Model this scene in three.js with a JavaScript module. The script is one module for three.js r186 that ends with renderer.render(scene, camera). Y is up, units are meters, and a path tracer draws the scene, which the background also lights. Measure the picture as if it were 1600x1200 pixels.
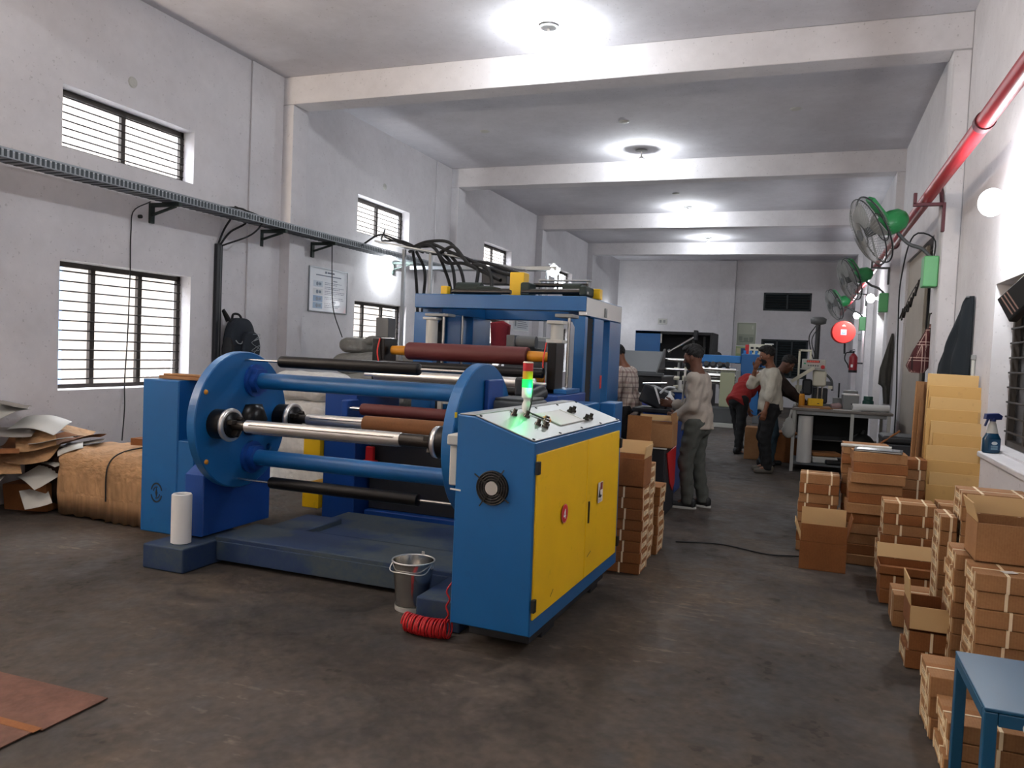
import * as THREE from 'three';
import { mergeGeometries } from 'three/addons/utils/BufferGeometryUtils.js';
import { RoundedBoxGeometry } from 'three/addons/geometries/RoundedBoxGeometry.js';
import { RectAreaLightUniformsLib } from 'three/addons/lights/RectAreaLightUniformsLib.js';

// ------------------------------------------------------------------ camera, sky, exposure
RectAreaLightUniformsLib.init();
const scene = new THREE.Scene();
const camera = new THREE.PerspectiveCamera(52.07, 4 / 3, 0.05, 120);
camera.position.set(0, 1.55, 0);
camera.rotation.order = 'YXZ';
camera.rotation.set(-0.0436, 0.3582, 0.0429);
const renderer = new THREE.WebGLRenderer({ antialias: true });
renderer.toneMapping = THREE.LinearToneMapping;
renderer.toneMappingExposure = 2.1;
renderer.shadowMap.enabled = true;
renderer.shadowMap.type = THREE.PCFSoftShadowMap;
const SKY = 12;                                    // an evenly overcast sky
scene.background = new THREE.Color(0.93 * SKY, 0.98 * SKY, 1.06 * SKY);
const BULB = { ceiling: 2.6, wall: 1.7, right: 2.2, near: 1.0, warm: 24, tower: 0.02 };   // candela of the lamps, set in their builders
const WARM = new THREE.Color(1.0, 0.84, 0.66);
const COOL = new THREE.Color(0.93, 0.97, 1.0);

// ------------------------------------------------------------------ helpers
const PI = Math.PI, V3 = (x, y, z) => new THREE.Vector3(x, y, z);
let seed = 7;
const rnd = () => { seed = (seed * 1664525 + 1013904223) >>> 0; return seed / 4294967296; };
const rr = (a, b) => a + (b - a) * rnd();
const used = {};
const numbered = (n) => { const k = used[n] = (used[n] ?? -1) + 1; return k ? n + '_' + String(k).padStart(3, '0') : n; };
function prep(g) {
  const n = g.index ? g.toNonIndexed() : g;
  for (const k of Object.keys(n.attributes)) if (!['position', 'normal', 'uv'].includes(k)) n.deleteAttribute(k);
  n.morphAttributes = {};
  if (!n.attributes.normal) n.computeVertexNormals();
  if (!n.attributes.uv) n.setAttribute('uv', new THREE.BufferAttribute(new Float32Array(n.attributes.position.count * 2), 2));
  return n;
}
function uvBox(g) {                                  // uv in metres from the way each face points
  const p = g.attributes.position, n = g.attributes.normal, uv = g.attributes.uv;
  for (let i = 0; i < p.count; i++) {
    const ax = Math.abs(n.getX(i)), ay = Math.abs(n.getY(i)), az = Math.abs(n.getZ(i));
    if (ay >= ax && ay >= az) uv.setXY(i, p.getX(i), p.getZ(i));
    else if (ax >= az) uv.setXY(i, p.getZ(i), p.getY(i));
    else uv.setXY(i, p.getX(i), p.getY(i));
  }
  return g;
}
function merged(list, keepUV) {
  const l = (Array.isArray(list) ? list : [list]).map(prep);
  const g = l.length > 1 ? mergeGeometries(l) : l[0];
  return keepUV ? g : uvBox(g);
}
function put(parent, name, mat, geoms, keepUV) {     // one named mesh under a parent
  const m = new THREE.Mesh(merged(geoms, keepUV), mat);
  m.name = parent === scene ? numbered(name) : name; m.castShadow = m.receiveShadow = true;
  parent.add(m);
  return m;
}
const putEach = (parent, name, mat, list, keepUV) => list.map((g) => put(parent, name, mat, g, keepUV));   // alike pieces, a part each
function tag(o, label, category, group) { o.userData.label = label; o.userData.category = category; if (group) o.userData.group = group; return o; }
function thing(name, label, category, pos = [0, 0, 0], turn = 0, group) {
  const o = new THREE.Group(); o.name = numbered(name); o.position.set(...pos); o.rotation.y = turn; scene.add(o);
  return tag(o, label, category, group);
}
function struct(name, mat, geoms, keepUV) { const m = put(scene, name, mat, geoms, keepUV); m.userData.kind = 'structure'; return m; }
function copy(root, label, group) {
  const c = root.clone(); c.name = numbered(root.name.replace(/_\d+$/, '')); c.userData = { ...root.userData }; scene.add(c);
  if (label) c.userData.label = label; if (group) c.userData.group = group;
  return c;
}
const at = (g, x, y, z, rx = 0, ry = 0, rz = 0) => { if (rz) g.rotateZ(rz); if (rx) g.rotateX(rx); if (ry) g.rotateY(ry); return g.translate(x, y, z); };
const box = (x0, x1, y0, y1, z0, z1, r = 0.006) => {   // box by its limits, edges eased
  const w = Math.abs(x1 - x0), h = Math.abs(y1 - y0), d = Math.abs(z1 - z0); r = Math.min(r, w / 3, h / 3, d / 3);
  const g = r > 0 ? new RoundedBoxGeometry(w, h, d, 1, r) : new THREE.BoxGeometry(w, h, d);
  return g.translate((x0 + x1) / 2, (y0 + y1) / 2, (z0 + z1) / 2);
};
const cb = (w, h, d, x = 0, y = 0, z = 0, rx = 0, ry = 0, rz = 0, r = 0.003) => at(r > 0 ? new RoundedBoxGeometry(w, h, d, 1, Math.min(r, w / 3, h / 3, d / 3)) : new THREE.BoxGeometry(w, h, d), x, y, z, rx, ry, rz);
function cyl(a, b, r0, r1 = r0, seg = 20) {           // cylinder from a to b
  const A = V3(...a), B = V3(...b), d = B.clone().sub(A), g = new THREE.CylinderGeometry(r1, r0, d.length(), seg);
  g.applyQuaternion(new THREE.Quaternion().setFromUnitVectors(V3(0, 1, 0), d.clone().normalize()));
  return g.translate(...A.add(B).multiplyScalar(0.5).toArray());
}
function turned(a, b, prof, seg = 28) {               // lathe round the line a-b; prof = [along, radius]
  const A = V3(...a), d = V3(...b).sub(A), g = new THREE.LatheGeometry(prof.map(([t, r]) => new THREE.Vector2(Math.max(r, 1e-4), t)), seg);
  g.applyQuaternion(new THREE.Quaternion().setFromUnitVectors(V3(0, 1, 0), d.normalize()));
  return g.translate(...a);
}
const tube = (pts, r, seg = 40, rs = 8, closed = false) => new THREE.TubeGeometry(new THREE.CatmullRomCurve3(pts.map((p) => V3(...p)), closed, 'centripetal'), seg, r, rs, closed);
function extr(pts, depth, bevel = 0, holes = []) {    // outline in xy, extruded along +z
  const s = new THREE.Shape(pts.map((p) => new THREE.Vector2(...p)));
  for (const h of holes) s.holes.push(new THREE.Path(h.map((p) => new THREE.Vector2(...p))));
  return new THREE.ExtrudeGeometry(s, { depth, bevelEnabled: bevel > 0, bevelSize: bevel, bevelThickness: bevel, bevelSegments: 1, curveSegments: 24 });
}
const circ = (x, y, r, n = 28) => Array.from({ length: n }, (_, i) => [x + r * Math.cos(i / n * 2 * PI), y + r * Math.sin(i / n * 2 * PI)]);

// ------------------------------------------------------------------ noise and textures
function lattice(n, s) { let q = s >>> 0; const a = new Float32Array(n * n); for (let i = 0; i < n * n; i++) { q = (q * 1664525 + 1013904223) >>> 0; a[i] = q / 4294967296; } return a; }
function noiseMap(N, cells, oct, s, sx = 1) {         // tileable value noise, 0..1
  const out = new Float32Array(N * N); let amp = 1, sum = 0;
  for (let o = 0; o < oct; o++) {
    const c = cells << o, L = lattice(c, s + o * 101); sum += amp;
    for (let y = 0; y < N; y++) { const fy = y / N * c, y0 = Math.floor(fy), ty = fy - y0, wy = ty * ty * (3 - 2 * ty);
      for (let x = 0; x < N; x++) { const fx = (x / N * c * sx) % c, x0 = Math.floor(fx), tx = fx - x0, wx = tx * tx * (3 - 2 * tx);
        const a = L[(y0 % c) * c + x0 % c], b = L[(y0 % c) * c + (x0 + 1) % c], d = L[((y0 + 1) % c) * c + x0 % c], e = L[((y0 + 1) % c) * c + (x0 + 1) % c];
        out[y * N + x] += amp * (a + (b - a) * wx + (d - a) * wy + (a - b - d + e) * wx * wy); } }
    amp *= 0.55;
  }
  for (let i = 0; i < out.length; i++) out[i] /= sum;
  return out;
}
function dataTex(N, fn, metres, srgb = true) {
  const d = new Uint8Array(N * N * 4);
  for (let i = 0; i < N * N; i++) { const c = fn(i, i % N, Math.floor(i / N)); d[i * 4] = Math.min(255, Math.max(0, c[0])); d[i * 4 + 1] = Math.min(255, Math.max(0, c[1])); d[i * 4 + 2] = Math.min(255, Math.max(0, c[2])); d[i * 4 + 3] = 255; }
  const t = new THREE.DataTexture(d, N, N); t.wrapS = t.wrapT = THREE.RepeatWrapping; t.magFilter = THREE.LinearFilter; t.minFilter = THREE.LinearMipmapLinearFilter; t.generateMipmaps = true;
  if (srgb) t.colorSpace = THREE.SRGBColorSpace; t.repeat.set(1 / metres, 1 / metres); t.needsUpdate = true; return t;
}
function canvasTex(w, h, draw) {
  const c = document.createElement('canvas'); c.width = w; c.height = h; draw(c.getContext('2d'), w, h);
  const t = new THREE.CanvasTexture(c); t.colorSpace = THREE.SRGBColorSpace; t.anisotropy = 4; return t;
}
const ss = (a, b, x) => { const t = Math.min(1, Math.max(0, (x - a) / (b - a))); return t * t * (3 - 2 * t); };
const nA = noiseMap(1024, 6, 6, 11), nB = noiseMap(1024, 40, 4, 23), nC = noiseMap(1024, 3, 5, 37), nD = noiseMap(1024, 120, 3, 51);
// whitewashed plaster: lavender white with faint mottling, scuffs and small flecks
const plasterMap = dataTex(1024, (i) => {
  const m = (nA[i] - 0.5) * 20 + (nB[i] - 0.5) * 9, s = ss(0.63, 0.72, nC[i]) * ss(0.55, 0.62, nB[i]) * 13, f = nD[i] > 0.80 ? 22 : 0;
  return [212 + m - s - f, 210 + m - s * 1.1 - f, 213 + m - s * 1.3 - f];
}, 3.1);
const plasterBump = dataTex(1024, (i) => { const v = 128 + (nB[i] - 0.5) * 120 + (nA[i] - 0.5) * 130; return [v, v, v]; }, 3.1, false);
// worn concrete floor: oil-darkened patches, pale scrapes, grit
const floorMap = dataTex(1024, (i, x, y) => {
  const j = ((y * 3) % 1024) * 1024 + x;
  const a = nA[i], b = nB[i], c = nC[i], streak = nB[j];
  let v = 63 + (a - 0.5) * 60 + (b - 0.5) * 36 + (nD[i] - 0.5) * 26 - ss(0.54, 0.68, c) * 24;
  v += ss(0.66, 0.74, streak) * ss(0.5, 0.62, a) * 20 - ss(0.70, 0.76, b) * ss(0.5, 0.6, 1 - a) * 16;
  const w = ss(0.4, 0.65, nC[(i + 300 * 1024 + 411) % (1024 * 1024)]);
  return [v * (1.04 + 0.05 * w), v * 0.92, v * (0.82 - 0.08 * w)];
}, 4.2);
const floorRough = dataTex(1024, (i) => { const v = 255 * (0.74 + (nB[i] - 0.5) * 0.5 + ss(0.5, 0.7, nC[i]) * -0.12); return [v, v, v]; }, 4.2, false);
const floorBump = dataTex(1024, (i) => { const v = 128 + (nD[i] - 0.5) * 90 + (nA[i] - 0.5) * 150; return [v, v, v]; }, 4.2, false);
const cardMap = dataTex(512, (i, x, y) => {
  const k = (y * 2) * 1024 + x * 2, v = (nA[k] - 0.5) * 26 + (nD[k] - 0.5) * 16 + Math.sin(x / 512 * 2 * PI * 80) * 2.5;
  return [156 + v, 113 + v * 0.9, 73 + v * 0.75];
}, 0.9);
const paintWear = dataTex(1024, (i) => { const v = 247 + (nA[i] - 0.5) * 22 - ss(0.72, 0.8, nB[i]) * 9; return [v, v, v]; }, 2.3);
const dustMap = dataTex(1024, (i) => { const d = ss(0.36, 0.62, nA[i]) * 0.75 + (nD[i] - 0.5) * 0.4; return [26 + 46 * d, 50 + 30 * d, 86 - 6 * d]; }, 2.1);
const blotchMap = dataTex(1024, (i) => { const v = 226 + (nA[i] - 0.5) * 70 + (nB[i] - 0.5) * 50 - ss(0.6, 0.7, nC[i]) * 34; return [v, v * 0.985, v * 0.96]; }, 1.3);
const clothMap = dataTex(256, (i, x, y) => { const v = 228 + ((x % 4 < 2) !== (y % 4 < 2) ? 14 : -8) + (nA[(y * 4) * 1024 + x * 4] - 0.5) * 30; return [v, v, v]; }, 0.25);
const steelRough = dataTex(512, (i, x, y) => { const v = 70 + (nB[((y) % 1024) * 1024 + ((x * 2) % 1024)]) * 70; return [v, v, v]; }, 0.6, false);

// ------------------------------------------------------------------ materials
const M = {};
const mat = (name, color, roughness = 0.6, metalness = 0, extra = {}) => (M[name] = new THREE.MeshStandardMaterial({ color, roughness, metalness, ...extra }));
mat('plaster', 0xffffff, 0.9, 0, { map: plasterMap, bumpMap: plasterBump, bumpScale: 0.004 });
mat('ceiling', 0xf3f4f7, 0.92, 0, { map: plasterMap, bumpMap: plasterBump, bumpScale: 0.003 });
mat('floor', 0xffffff, 1, 0, { map: floorMap, roughnessMap: floorRough, bumpMap: floorBump, bumpScale: 0.006 });
mat('card', 0xffffff, 0.85, 0, { map: cardMap });
mat('cardTan', 0xcba363, 0.85, 0, { map: paintWear });
mat('cardInner', 0xc9a878, 0.85);
mat('core', 0xe0c8b0, 0.8, 0, { map: cardMap });
mat('cardDark', 0xe2c6a8, 0.88, 0, { map: cardMap });
mat('cardPale', 0xf6e4ca, 0.85, 0, { map: cardMap });
mat('kraft', 0xf0d2a8, 0.8, 0, { map: cardMap, bumpMap: floorBump, bumpScale: 0.02 });
M.blue = new THREE.MeshPhysicalMaterial({ color: 0x07609f, roughness: 0.42, map: paintWear, clearcoat: 0.25, clearcoatRoughness: 0.3 });
M.blueDeep = new THREE.MeshPhysicalMaterial({ color: 0x0a4596, roughness: 0.45, map: paintWear, clearcoat: 0.25, clearcoatRoughness: 0.35 });
mat('blueDusty', 0xffffff, 0.75, 0, { map: dustMap });
mat('yellow', 0xfac814, 0.45, 0, { map: paintWear });
mat('steel', 0xe4e2de, 0.3, 0.85);
mat('chrome', 0xd8d6d2, 0.16, 1);
mat('brushed', 0xb9bab8, 0.42, 1);
mat('darkSteel', 0x4a4744, 0.35, 0.9);
mat('black', 0x17181a, 0.55);
mat('blackGloss', 0x121214, 0.3, 0.4);
mat('rubber', 0x1d1e20, 0.8);
mat('maroon', 0x5e2322, 0.62, 0, { map: paintWear });
mat('orange', 0xd08a1a, 0.5);
mat('grey', 0x8b8d8c, 0.55);
mat('greyDark', 0x55585a, 0.55);
mat('greyPale', 0xbfbfb9, 0.55);
mat('cream', 0xd8d4c0, 0.55);
mat('white', 0xe6e6e4, 0.6);
mat('paper', 0xdcdad6, 0.85);
mat('strap', 0xe9d6b4, 0.6);
mat('red', 0xc01d22, 0.45);
mat('redBright', 0xe53a34, 0.4);
mat('pipeRed', 0xa32830, 0.38);
mat('pipeBracket', 0x5a2a33, 0.6);
mat('green', 0x2c8a4e, 0.4);
mat('greenPale', 0x5fae70, 0.45);
mat('windowFrame', 0x3a3430, 0.6, 0.3);
mat('bar', 0x2f2b29, 0.55, 0.5);
mat('galv', 0x8f9397, 0.45, 0.8);
mat('trayRib', 0x43484c, 0.5, 0.7);
mat('bracketIron', 0x2b3633, 0.6, 0.3);
mat('plasticDark', 0x222429, 0.5);
mat('shutter', 0x2c3438, 0.55, 0.2);
M.glass = new THREE.MeshPhysicalMaterial({ color: 0xffffff, roughness: 0.05, transmission: 1, thickness: 0, ior: 1.45 });
M.bulb = new THREE.MeshStandardMaterial({ color: 0xffffff, roughness: 0.4, emissive: 0xf4f9ff, emissiveIntensity: 6 });
// ------------------------------------------------------------------ the hall
const WX = -6.556, EX = 1.266, EN = 1.30, H = 4.94, ZF = -28.03, ZB = 2.6;
const BEAMS = [-3.49, -8.587, -13.71, -18.79, -23.70], BD = 0.353, BW = 0.33, PX = WX + 0.175, QX = 1.141;
const bays = [-6.22, -11.3, -16.3, -21.3];    // window centres along the long walls
struct('floor', M.floor, box(WX - 0.3, 4.3, -0.15, 0, ZF - 0.3, ZB + 0.3, 0));
struct('ceiling', M.ceiling, box(WX - 0.3, EN + 0.6, H, H + 0.2, ZF - 0.3, ZB + 0.3, 0));
// walls: outlines with window and door openings, extruded to their thickness
function longWall(name, x, out, z0, z1, holes) {
  const g = extr([[z0, 0], [z1, 0], [z1, H], [z0, H]], 0.26, 0, holes.map(([a, b, c, d]) => [[a, c], [b, c], [b, d], [a, d]]));
  g.rotateY(-PI / 2);                                    // outline x -> world z, depth -> -x
  g.translate(out < 0 ? x : x + 0.26, 0, 0);
  return struct(name, M.plaster, g);
}
const wl = [];
for (const c of bays) { wl.push([c - 0.83, c + 0.83, 0.985, 2.215]); wl.push([c - 0.83, c + 0.83, 3.25, 3.825]); }
longWall('wall_left', WX, -1, ZF, ZB, wl);
longWall('wall_right', EN, 1, -8.7, ZB, [[-6.87, -5.39, 0.985, 2.2], [-6.0, -4.5, 3.25, 3.9]]);
longWall('wall_right', EX, 1, ZF, -8.7, [[-12.72, -10.1, 0, 3.06], [-17.6, -15.9, 0.0, 2.6]]);
{ // far wall with two shuttered openings
  const g = extr([[WX - 0.26, 0], [EN + 0.3, 0], [EN + 0.3, H], [WX - 0.26, H]], 0.26, 0, [[[-1.52, 3.24], [0.01, 3.24], [0.01, 3.85], [-1.52, 3.85]], [[-1.52, 0.98], [-0.02, 0.98], [-0.02, 2.28], [-1.52, 2.28]]]);
  g.translate(0, 0, ZF - 0.26); struct('wall_back', M.plaster, g);
}
{ // wall behind the camera
  const g = extr([[WX - 0.26, 0], [EN + 0.3, 0], [EN + 0.3, H], [WX - 0.26, H]], 0.26, 0);
  g.translate(0, 0, ZB); struct('wall_front', M.plaster, g);
}
for (const z of BEAMS) struct('ceiling_beam', M.plaster, box(WX, EN, H - BD, H, z - BW, z, 0.008));
for (const z of BEAMS) struct('wall_pillar', M.plaster, box(WX, PX, 0, H - BD, z - BW, z, 0.012));
for (const z of BEAMS) struct('wall_pillar', M.plaster, box(QX, EN, 0, H - BD, z - BW, z, 0.012));
struct('wall_pillar', M.plaster, box(-2.97, -2.45, 0, H - 0.02, ZF, ZF + 0.14, 0.012));
struct('trim_1', M.plaster, box(WX, EN, H - 0.06, H, ZF, ZF + 0.05, 0.01));
for (const z of BEAMS.slice(1, 3)) struct('trim_2', M.plaster, box(WX, WX + 0.025, 0, H, z, z + 0.62, 0.012));
// the sill ledge below the right-hand window
struct('trim_3', M.plaster, box(EN - 0.11, EN, 0, 0.93, -6.42, -3.6, 0.012));
struct('trim_4', M.plaster, box(EN - 0.13, EN + 0.1, 0.93, 0.97, -6.44, -3.6, 0.01));

// barred steel windows of the left wall
function makeWindow(n, x, inward, c, w, y0, y1, posts, bars, deep = 0.17) {
  const o = new THREE.Group(); o.name = 'window_' + n; o.userData.kind = 'structure'; scene.add(o);
  const xf = x - inward * deep, t = 0.022, z0 = c - w / 2, z1 = c + w / 2;   // xf: plane of the frame inside the reveal
  putEach(o, 'window_frame', M.windowFrame, [box(xf - t, xf + t, y1 - 0.055, y1 - 0.003, z0, z1, 0.004), box(xf - t, xf + t, y0 + 0.003, y0 + 0.045, z0, z1, 0.004), box(xf - t, xf + t, y0, y1, z0 + 0.002, z0 + 0.05, 0.004), box(xf - t, xf + t, y0, y1, z1 - 0.05, z1 - 0.002, 0.004)]);
  for (const f of posts) put(o, 'mullion', M.windowFrame, box(xf - t, xf + t, y0 + 0.03, y1 - 0.03, z0 + w * f - 0.027, z0 + w * f + 0.027, 0.004));
  for (let i = 1; i <= bars; i++) put(o, 'window_bar', M.bar, cyl([xf + inward * 0.03, y0 + (y1 - y0) * i / (bars + 1), z0 + 0.01], [xf + inward * 0.03, y0 + (y1 - y0) * i / (bars + 1), z1 - 0.01], 0.0075, 0.0075, 6));
  put(o, 'window_pane', M.glass, box(xf - inward * 0.03 - 0.002, xf - inward * 0.03 + 0.002, y0 + 0.02, y1 - 0.02, z0 + 0.02, z1 - 0.02, 0));
  return o;
}
let wn = 1;
for (const c of bays) {
  makeWindow(wn++, WX, 1, c, 1.656, 0.987, 2.213, [0.345, 0.70], 12);
  makeWindow(wn++, WX, 1, c, 1.656, 3.252, 3.823, [0.5], 7);
}
makeWindow(wn++, EN, -1, -6.13, 1.476, 0.987, 2.198, [0.345, 0.70], 10, 0.15);
makeWindow(wn++, EN, -1, -5.25, 1.49, 3.252, 3.898, [0.5], 7, 0.15);
// dark louvred shutters of the far wall
for (const [y0, y1, cols] of [[3.24, 3.85, 2], [0.98, 2.28, 3]]) {
  const o = new THREE.Group(); o.name = 'window_' + wn++; o.userData.kind = 'structure'; scene.add(o);
  const x0 = -1.52, x1 = y0 > 2 ? 0.01 : -0.02, z = ZF - 0.08, w = x1 - x0;
  putEach(o, 'window_frame', M.shutter, [box(x0, x1, y1 - 0.06, y1, z - 0.03, z + 0.03), box(x0, x1, y0, y0 + 0.06, z - 0.03, z + 0.03), ...Array.from({ length: cols + 1 }, (_, i) => box(x0 + (w - 0.06) * i / cols, x0 + (w - 0.06) * i / cols + 0.06, y0, y1, z - 0.03, z + 0.03))]);
  for (let k = 0; k < cols; k++) for (let y = y0 + 0.09; y < y1 - 0.08; y += 0.085) put(o, 'slat', M.shutter, cb(w / cols - 0.07, 0.012, 0.085, x0 + w * (k + 0.5) / cols, y, z, 0.75, 0, 0, 0));
  put(o, 'window_pane', M.black, box(x0, x1, y0, y1, z - 0.07, z - 0.06, 0));
}
// door openings of the right wall: dark store rooms behind, a cream sliding leaf
mat('doorLeaf', 0xcac2b2, 0.75, 0, { map: plasterMap });
{
  const room = (z0, z1, h) => struct('wall_store', M.plaster, [box(EX + 0.26, 4.2, 0, h, z0 - 0.2, z0, 0), box(EX + 0.26, 4.2, 0, h, z1, z1 + 0.2, 0), box(4.0, 4.2, 0, h, z0, z1, 0), box(EX + 0.26, 4.2, h, h + 0.2, z0 - 0.2, z1 + 0.2, 0)]);
  room(-12.9, -9.9, 3.2); room(-17.8, -15.7, 2.8); room(-8.5, ZB, 4.6);
  const d = new THREE.Group(); d.name = 'door_1'; d.userData.kind = 'structure'; scene.add(d);
  put(d, 'door_panel', M.doorLeaf, box(EX + 0.03, EX + 0.07, 0.01, 3.05, -12.71, -10.9, 0.006));
  putEach(d, 'door_frame', M.plaster, [box(EX + 0.14, EX + 0.24, 0, 3.06, -12.72, -12.66, 0.005), box(EX + 0.14, EX + 0.24, 3.0, 3.06, -12.72, -10.1, 0.005)]);
  const e = new THREE.Group(); e.name = 'door_2'; e.userData.kind = 'structure'; scene.add(e);
  put(e, 'door_panel', M.doorLeaf, box(EX + 0.17, EX + 0.21, 0.01, 2.59, -17.59, -15.91, 0.006));
}
// neighbouring building and yard outside the left windows
mat('outsideWall', 0x8a8276, 0.9, 0, { map: plasterMap });
mat('outsideBlue', 0x6f92b8, 0.7);
mat('yard', 0x9a958c, 0.95);
struct('exterior_wall', M.outsideWall, box(-12.2, -12.0, -0.2, 6.4, -32, 6, 0));
struct('exterior_panel', M.outsideBlue, box(-12.0, -11.97, 0.2, 3.0, -9.9, -8.3, 0));
struct('exterior_ground', M.yard, [box(-40, WX - 0.3, -0.3, -0.16, -60, 40, 0), box(4.3, 40, -0.3, -0.16, -60, 40, 0), box(WX - 0.3, 4.3, -0.3, -0.16, ZB + 0.3, 40, 0)]);

// ------------------------------------------------------------------ lamps
function bulbLamp(name, label, cat, [x, y, z], power, r = 0.055, holder, tint = COOL) {
  const o = thing(name, label, cat, [x, y, z], 0);
  holder(o);
  put(o, 'bulb', M.bulb, new THREE.SphereGeometry(r, 20, 14).scale(1, 1.12, 1));
  const l = new THREE.PointLight(tint, power, 0, 2); l.castShadow = true; l.shadow.radius = r > 0.07 ? 3 : 1; l.shadow.mapSize.set(1024, 1024);
  l.position.set(0, 0, 0); o.add(l);
  return o;
}
const ceilLabels = ['bare bulb hanging from the ceiling nearest the camera, below a small grey rosette', 'second hanging ceiling bulb along the hall, with a wide conical cap', 'third hanging ceiling bulb along the hall, in front of the third beam', 'farthest hanging ceiling bulb, before the last beam', 'ceiling bulb hanging over the near bay behind the viewer'];
[[-2.72, -7.9], [-2.76, -13.0], [-2.72, -18.1], [-2.82, -22.76], [-2.72, -2.8]].forEach(([x, z], i) => {
  bulbLamp('ceiling_lamp', ceilLabels[i], 'lamp', [x, H - 0.21, z], BULB.ceiling, 0.06, (o) => {
    put(o, 'rosette', M.grey, turned([0, 0.2, 0], [0, 0, 0], [[0, 0.0], [0, 0.1], [0.012, 0.1], [0.022, 0.07], [0.022, 0]]));
    put(o, 'stem', M.white, cyl([0, 0.18, 0], [0, 0.08, 0], 0.012));
    put(o, 'bulb_cap', M.white, turned([0, 0.12, 0], [0, 0, 0], i === 1 ? [[0, 0.012], [0.02, 0.014], [0.045, 0.04], [0.078, 0.078], [0.08, 0.07], [0.078, 0]] : [[0, 0.012], [0.03, 0.018], [0.055, 0.04], [0.06, 0.03], [0.06, 0]]));
  });
});
const wallHolder = (dx, dz = 0) => (o) => {
  put(o, 'bulb_cap', M.white, cyl([dx * 0.075, 0, dz * 0.075], [dx * 0.045, 0, dz * 0.045], 0.022, 0.03));
  put(o, 'wall_plate', M.white, cyl([dx * 0.12, 0, dz * 0.12], [dx * 0.075, 0, dz * 0.075], 0.045, 0.03));
};
bulbLamp('wall_lamp', 'bright bulb on the right wall above the near barred window', 'lamp', [EN - 0.18, 2.70, -6.24], BULB.right, 0.085, wallHolder(1.5));
bulbLamp('wall_lamp', 'bulb on the right wall behind the viewer', 'lamp', [EN - 0.12, 2.75, -0.9], BULB.near, 0.06, wallHolder(1));
bulbLamp('wall_lamp', 'warm bulb on the left wall, nearer than the first window', 'lamp', [WX + 0.2, 3.05, -2.2], BULB.warm, 0.06, wallHolder(-1.6), WARM);
bulbLamp('wall_lamp', 'bulb on the right wall beside the second green fan', 'lamp', [EX - 0.18, 2.86, -17.0], BULB.wall, 0.08, wallHolder(1.5));
bulbLamp('wall_lamp', 'bulb on the right wall above the red hose reel', 'lamp', [EX - 0.18, 2.78, -21.6], BULB.wall, 0.08, wallHolder(1.5));
bulbLamp('wall_lamp', 'bulb on the left wall under the cable tray, above the second low window', 'lamp', [WX + 0.12, 2.80, -11.3], BULB.wall, 0.06, wallHolder(-1));
bulbLamp('wall_lamp', 'bulb on the left wall in the farthest bay, seen through the press legs', 'lamp', [WX + 0.12, 2.79, -26.4], BULB.wall, 0.06, wallHolder(-1));
bulbLamp('hanging_lamp', 'bright bulb above the blue press frame, at the end of the crossing tray', 'lamp', [-3.77, 2.8, -11.7], BULB.wall, 0.085, (o) => {
  put(o, 'bulb_cap', M.white, cyl([0, 0.06, 0], [0, 0.12, 0], 0.03, 0.02));
});
// small plaster rosettes left over on ceiling and walls
for (const [x, z, l] of [[-2.7, -11.4, 'small blank conduit rosette on the ceiling between first and second bulb'], [-0.34, -11.3, 'pale conduit rosette on the ceiling toward the right wall'], [-4.92, -11.45, 'small conduit rosette on the ceiling toward the left wall'], [-2.76, -16.6, 'conduit rosette on the ceiling between second and third bulb']])
  tag(put(scene, 'ceiling_rosette', M.greyPale, turned([x, H, z], [x, 0, z], [[0, 0.075], [0.01, 0.07], [0.02, 0.045], [0.02, 0]])), l, 'rosette');
tag(put(scene, 'wall_rosette', M.greyPale, turned([WX, 4.09, -6.18], [0, 4.09, -6.18], [[0, 0.055], [0.012, 0.05], [0.015, 0.03], [0.006, 0.025], [0.012, 0]])), 'round blank rosette on the left wall above the nearest upper window', 'rosette');
tag(put(scene, 'wall_rosette', M.greyPale, turned([WX, 4.09, -11.25], [0, 4.09, -11.25], [[0, 0.05], [0.012, 0.045], [0.015, 0]])), 'round blank rosette on the left wall above the second upper window', 'rosette');
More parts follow.
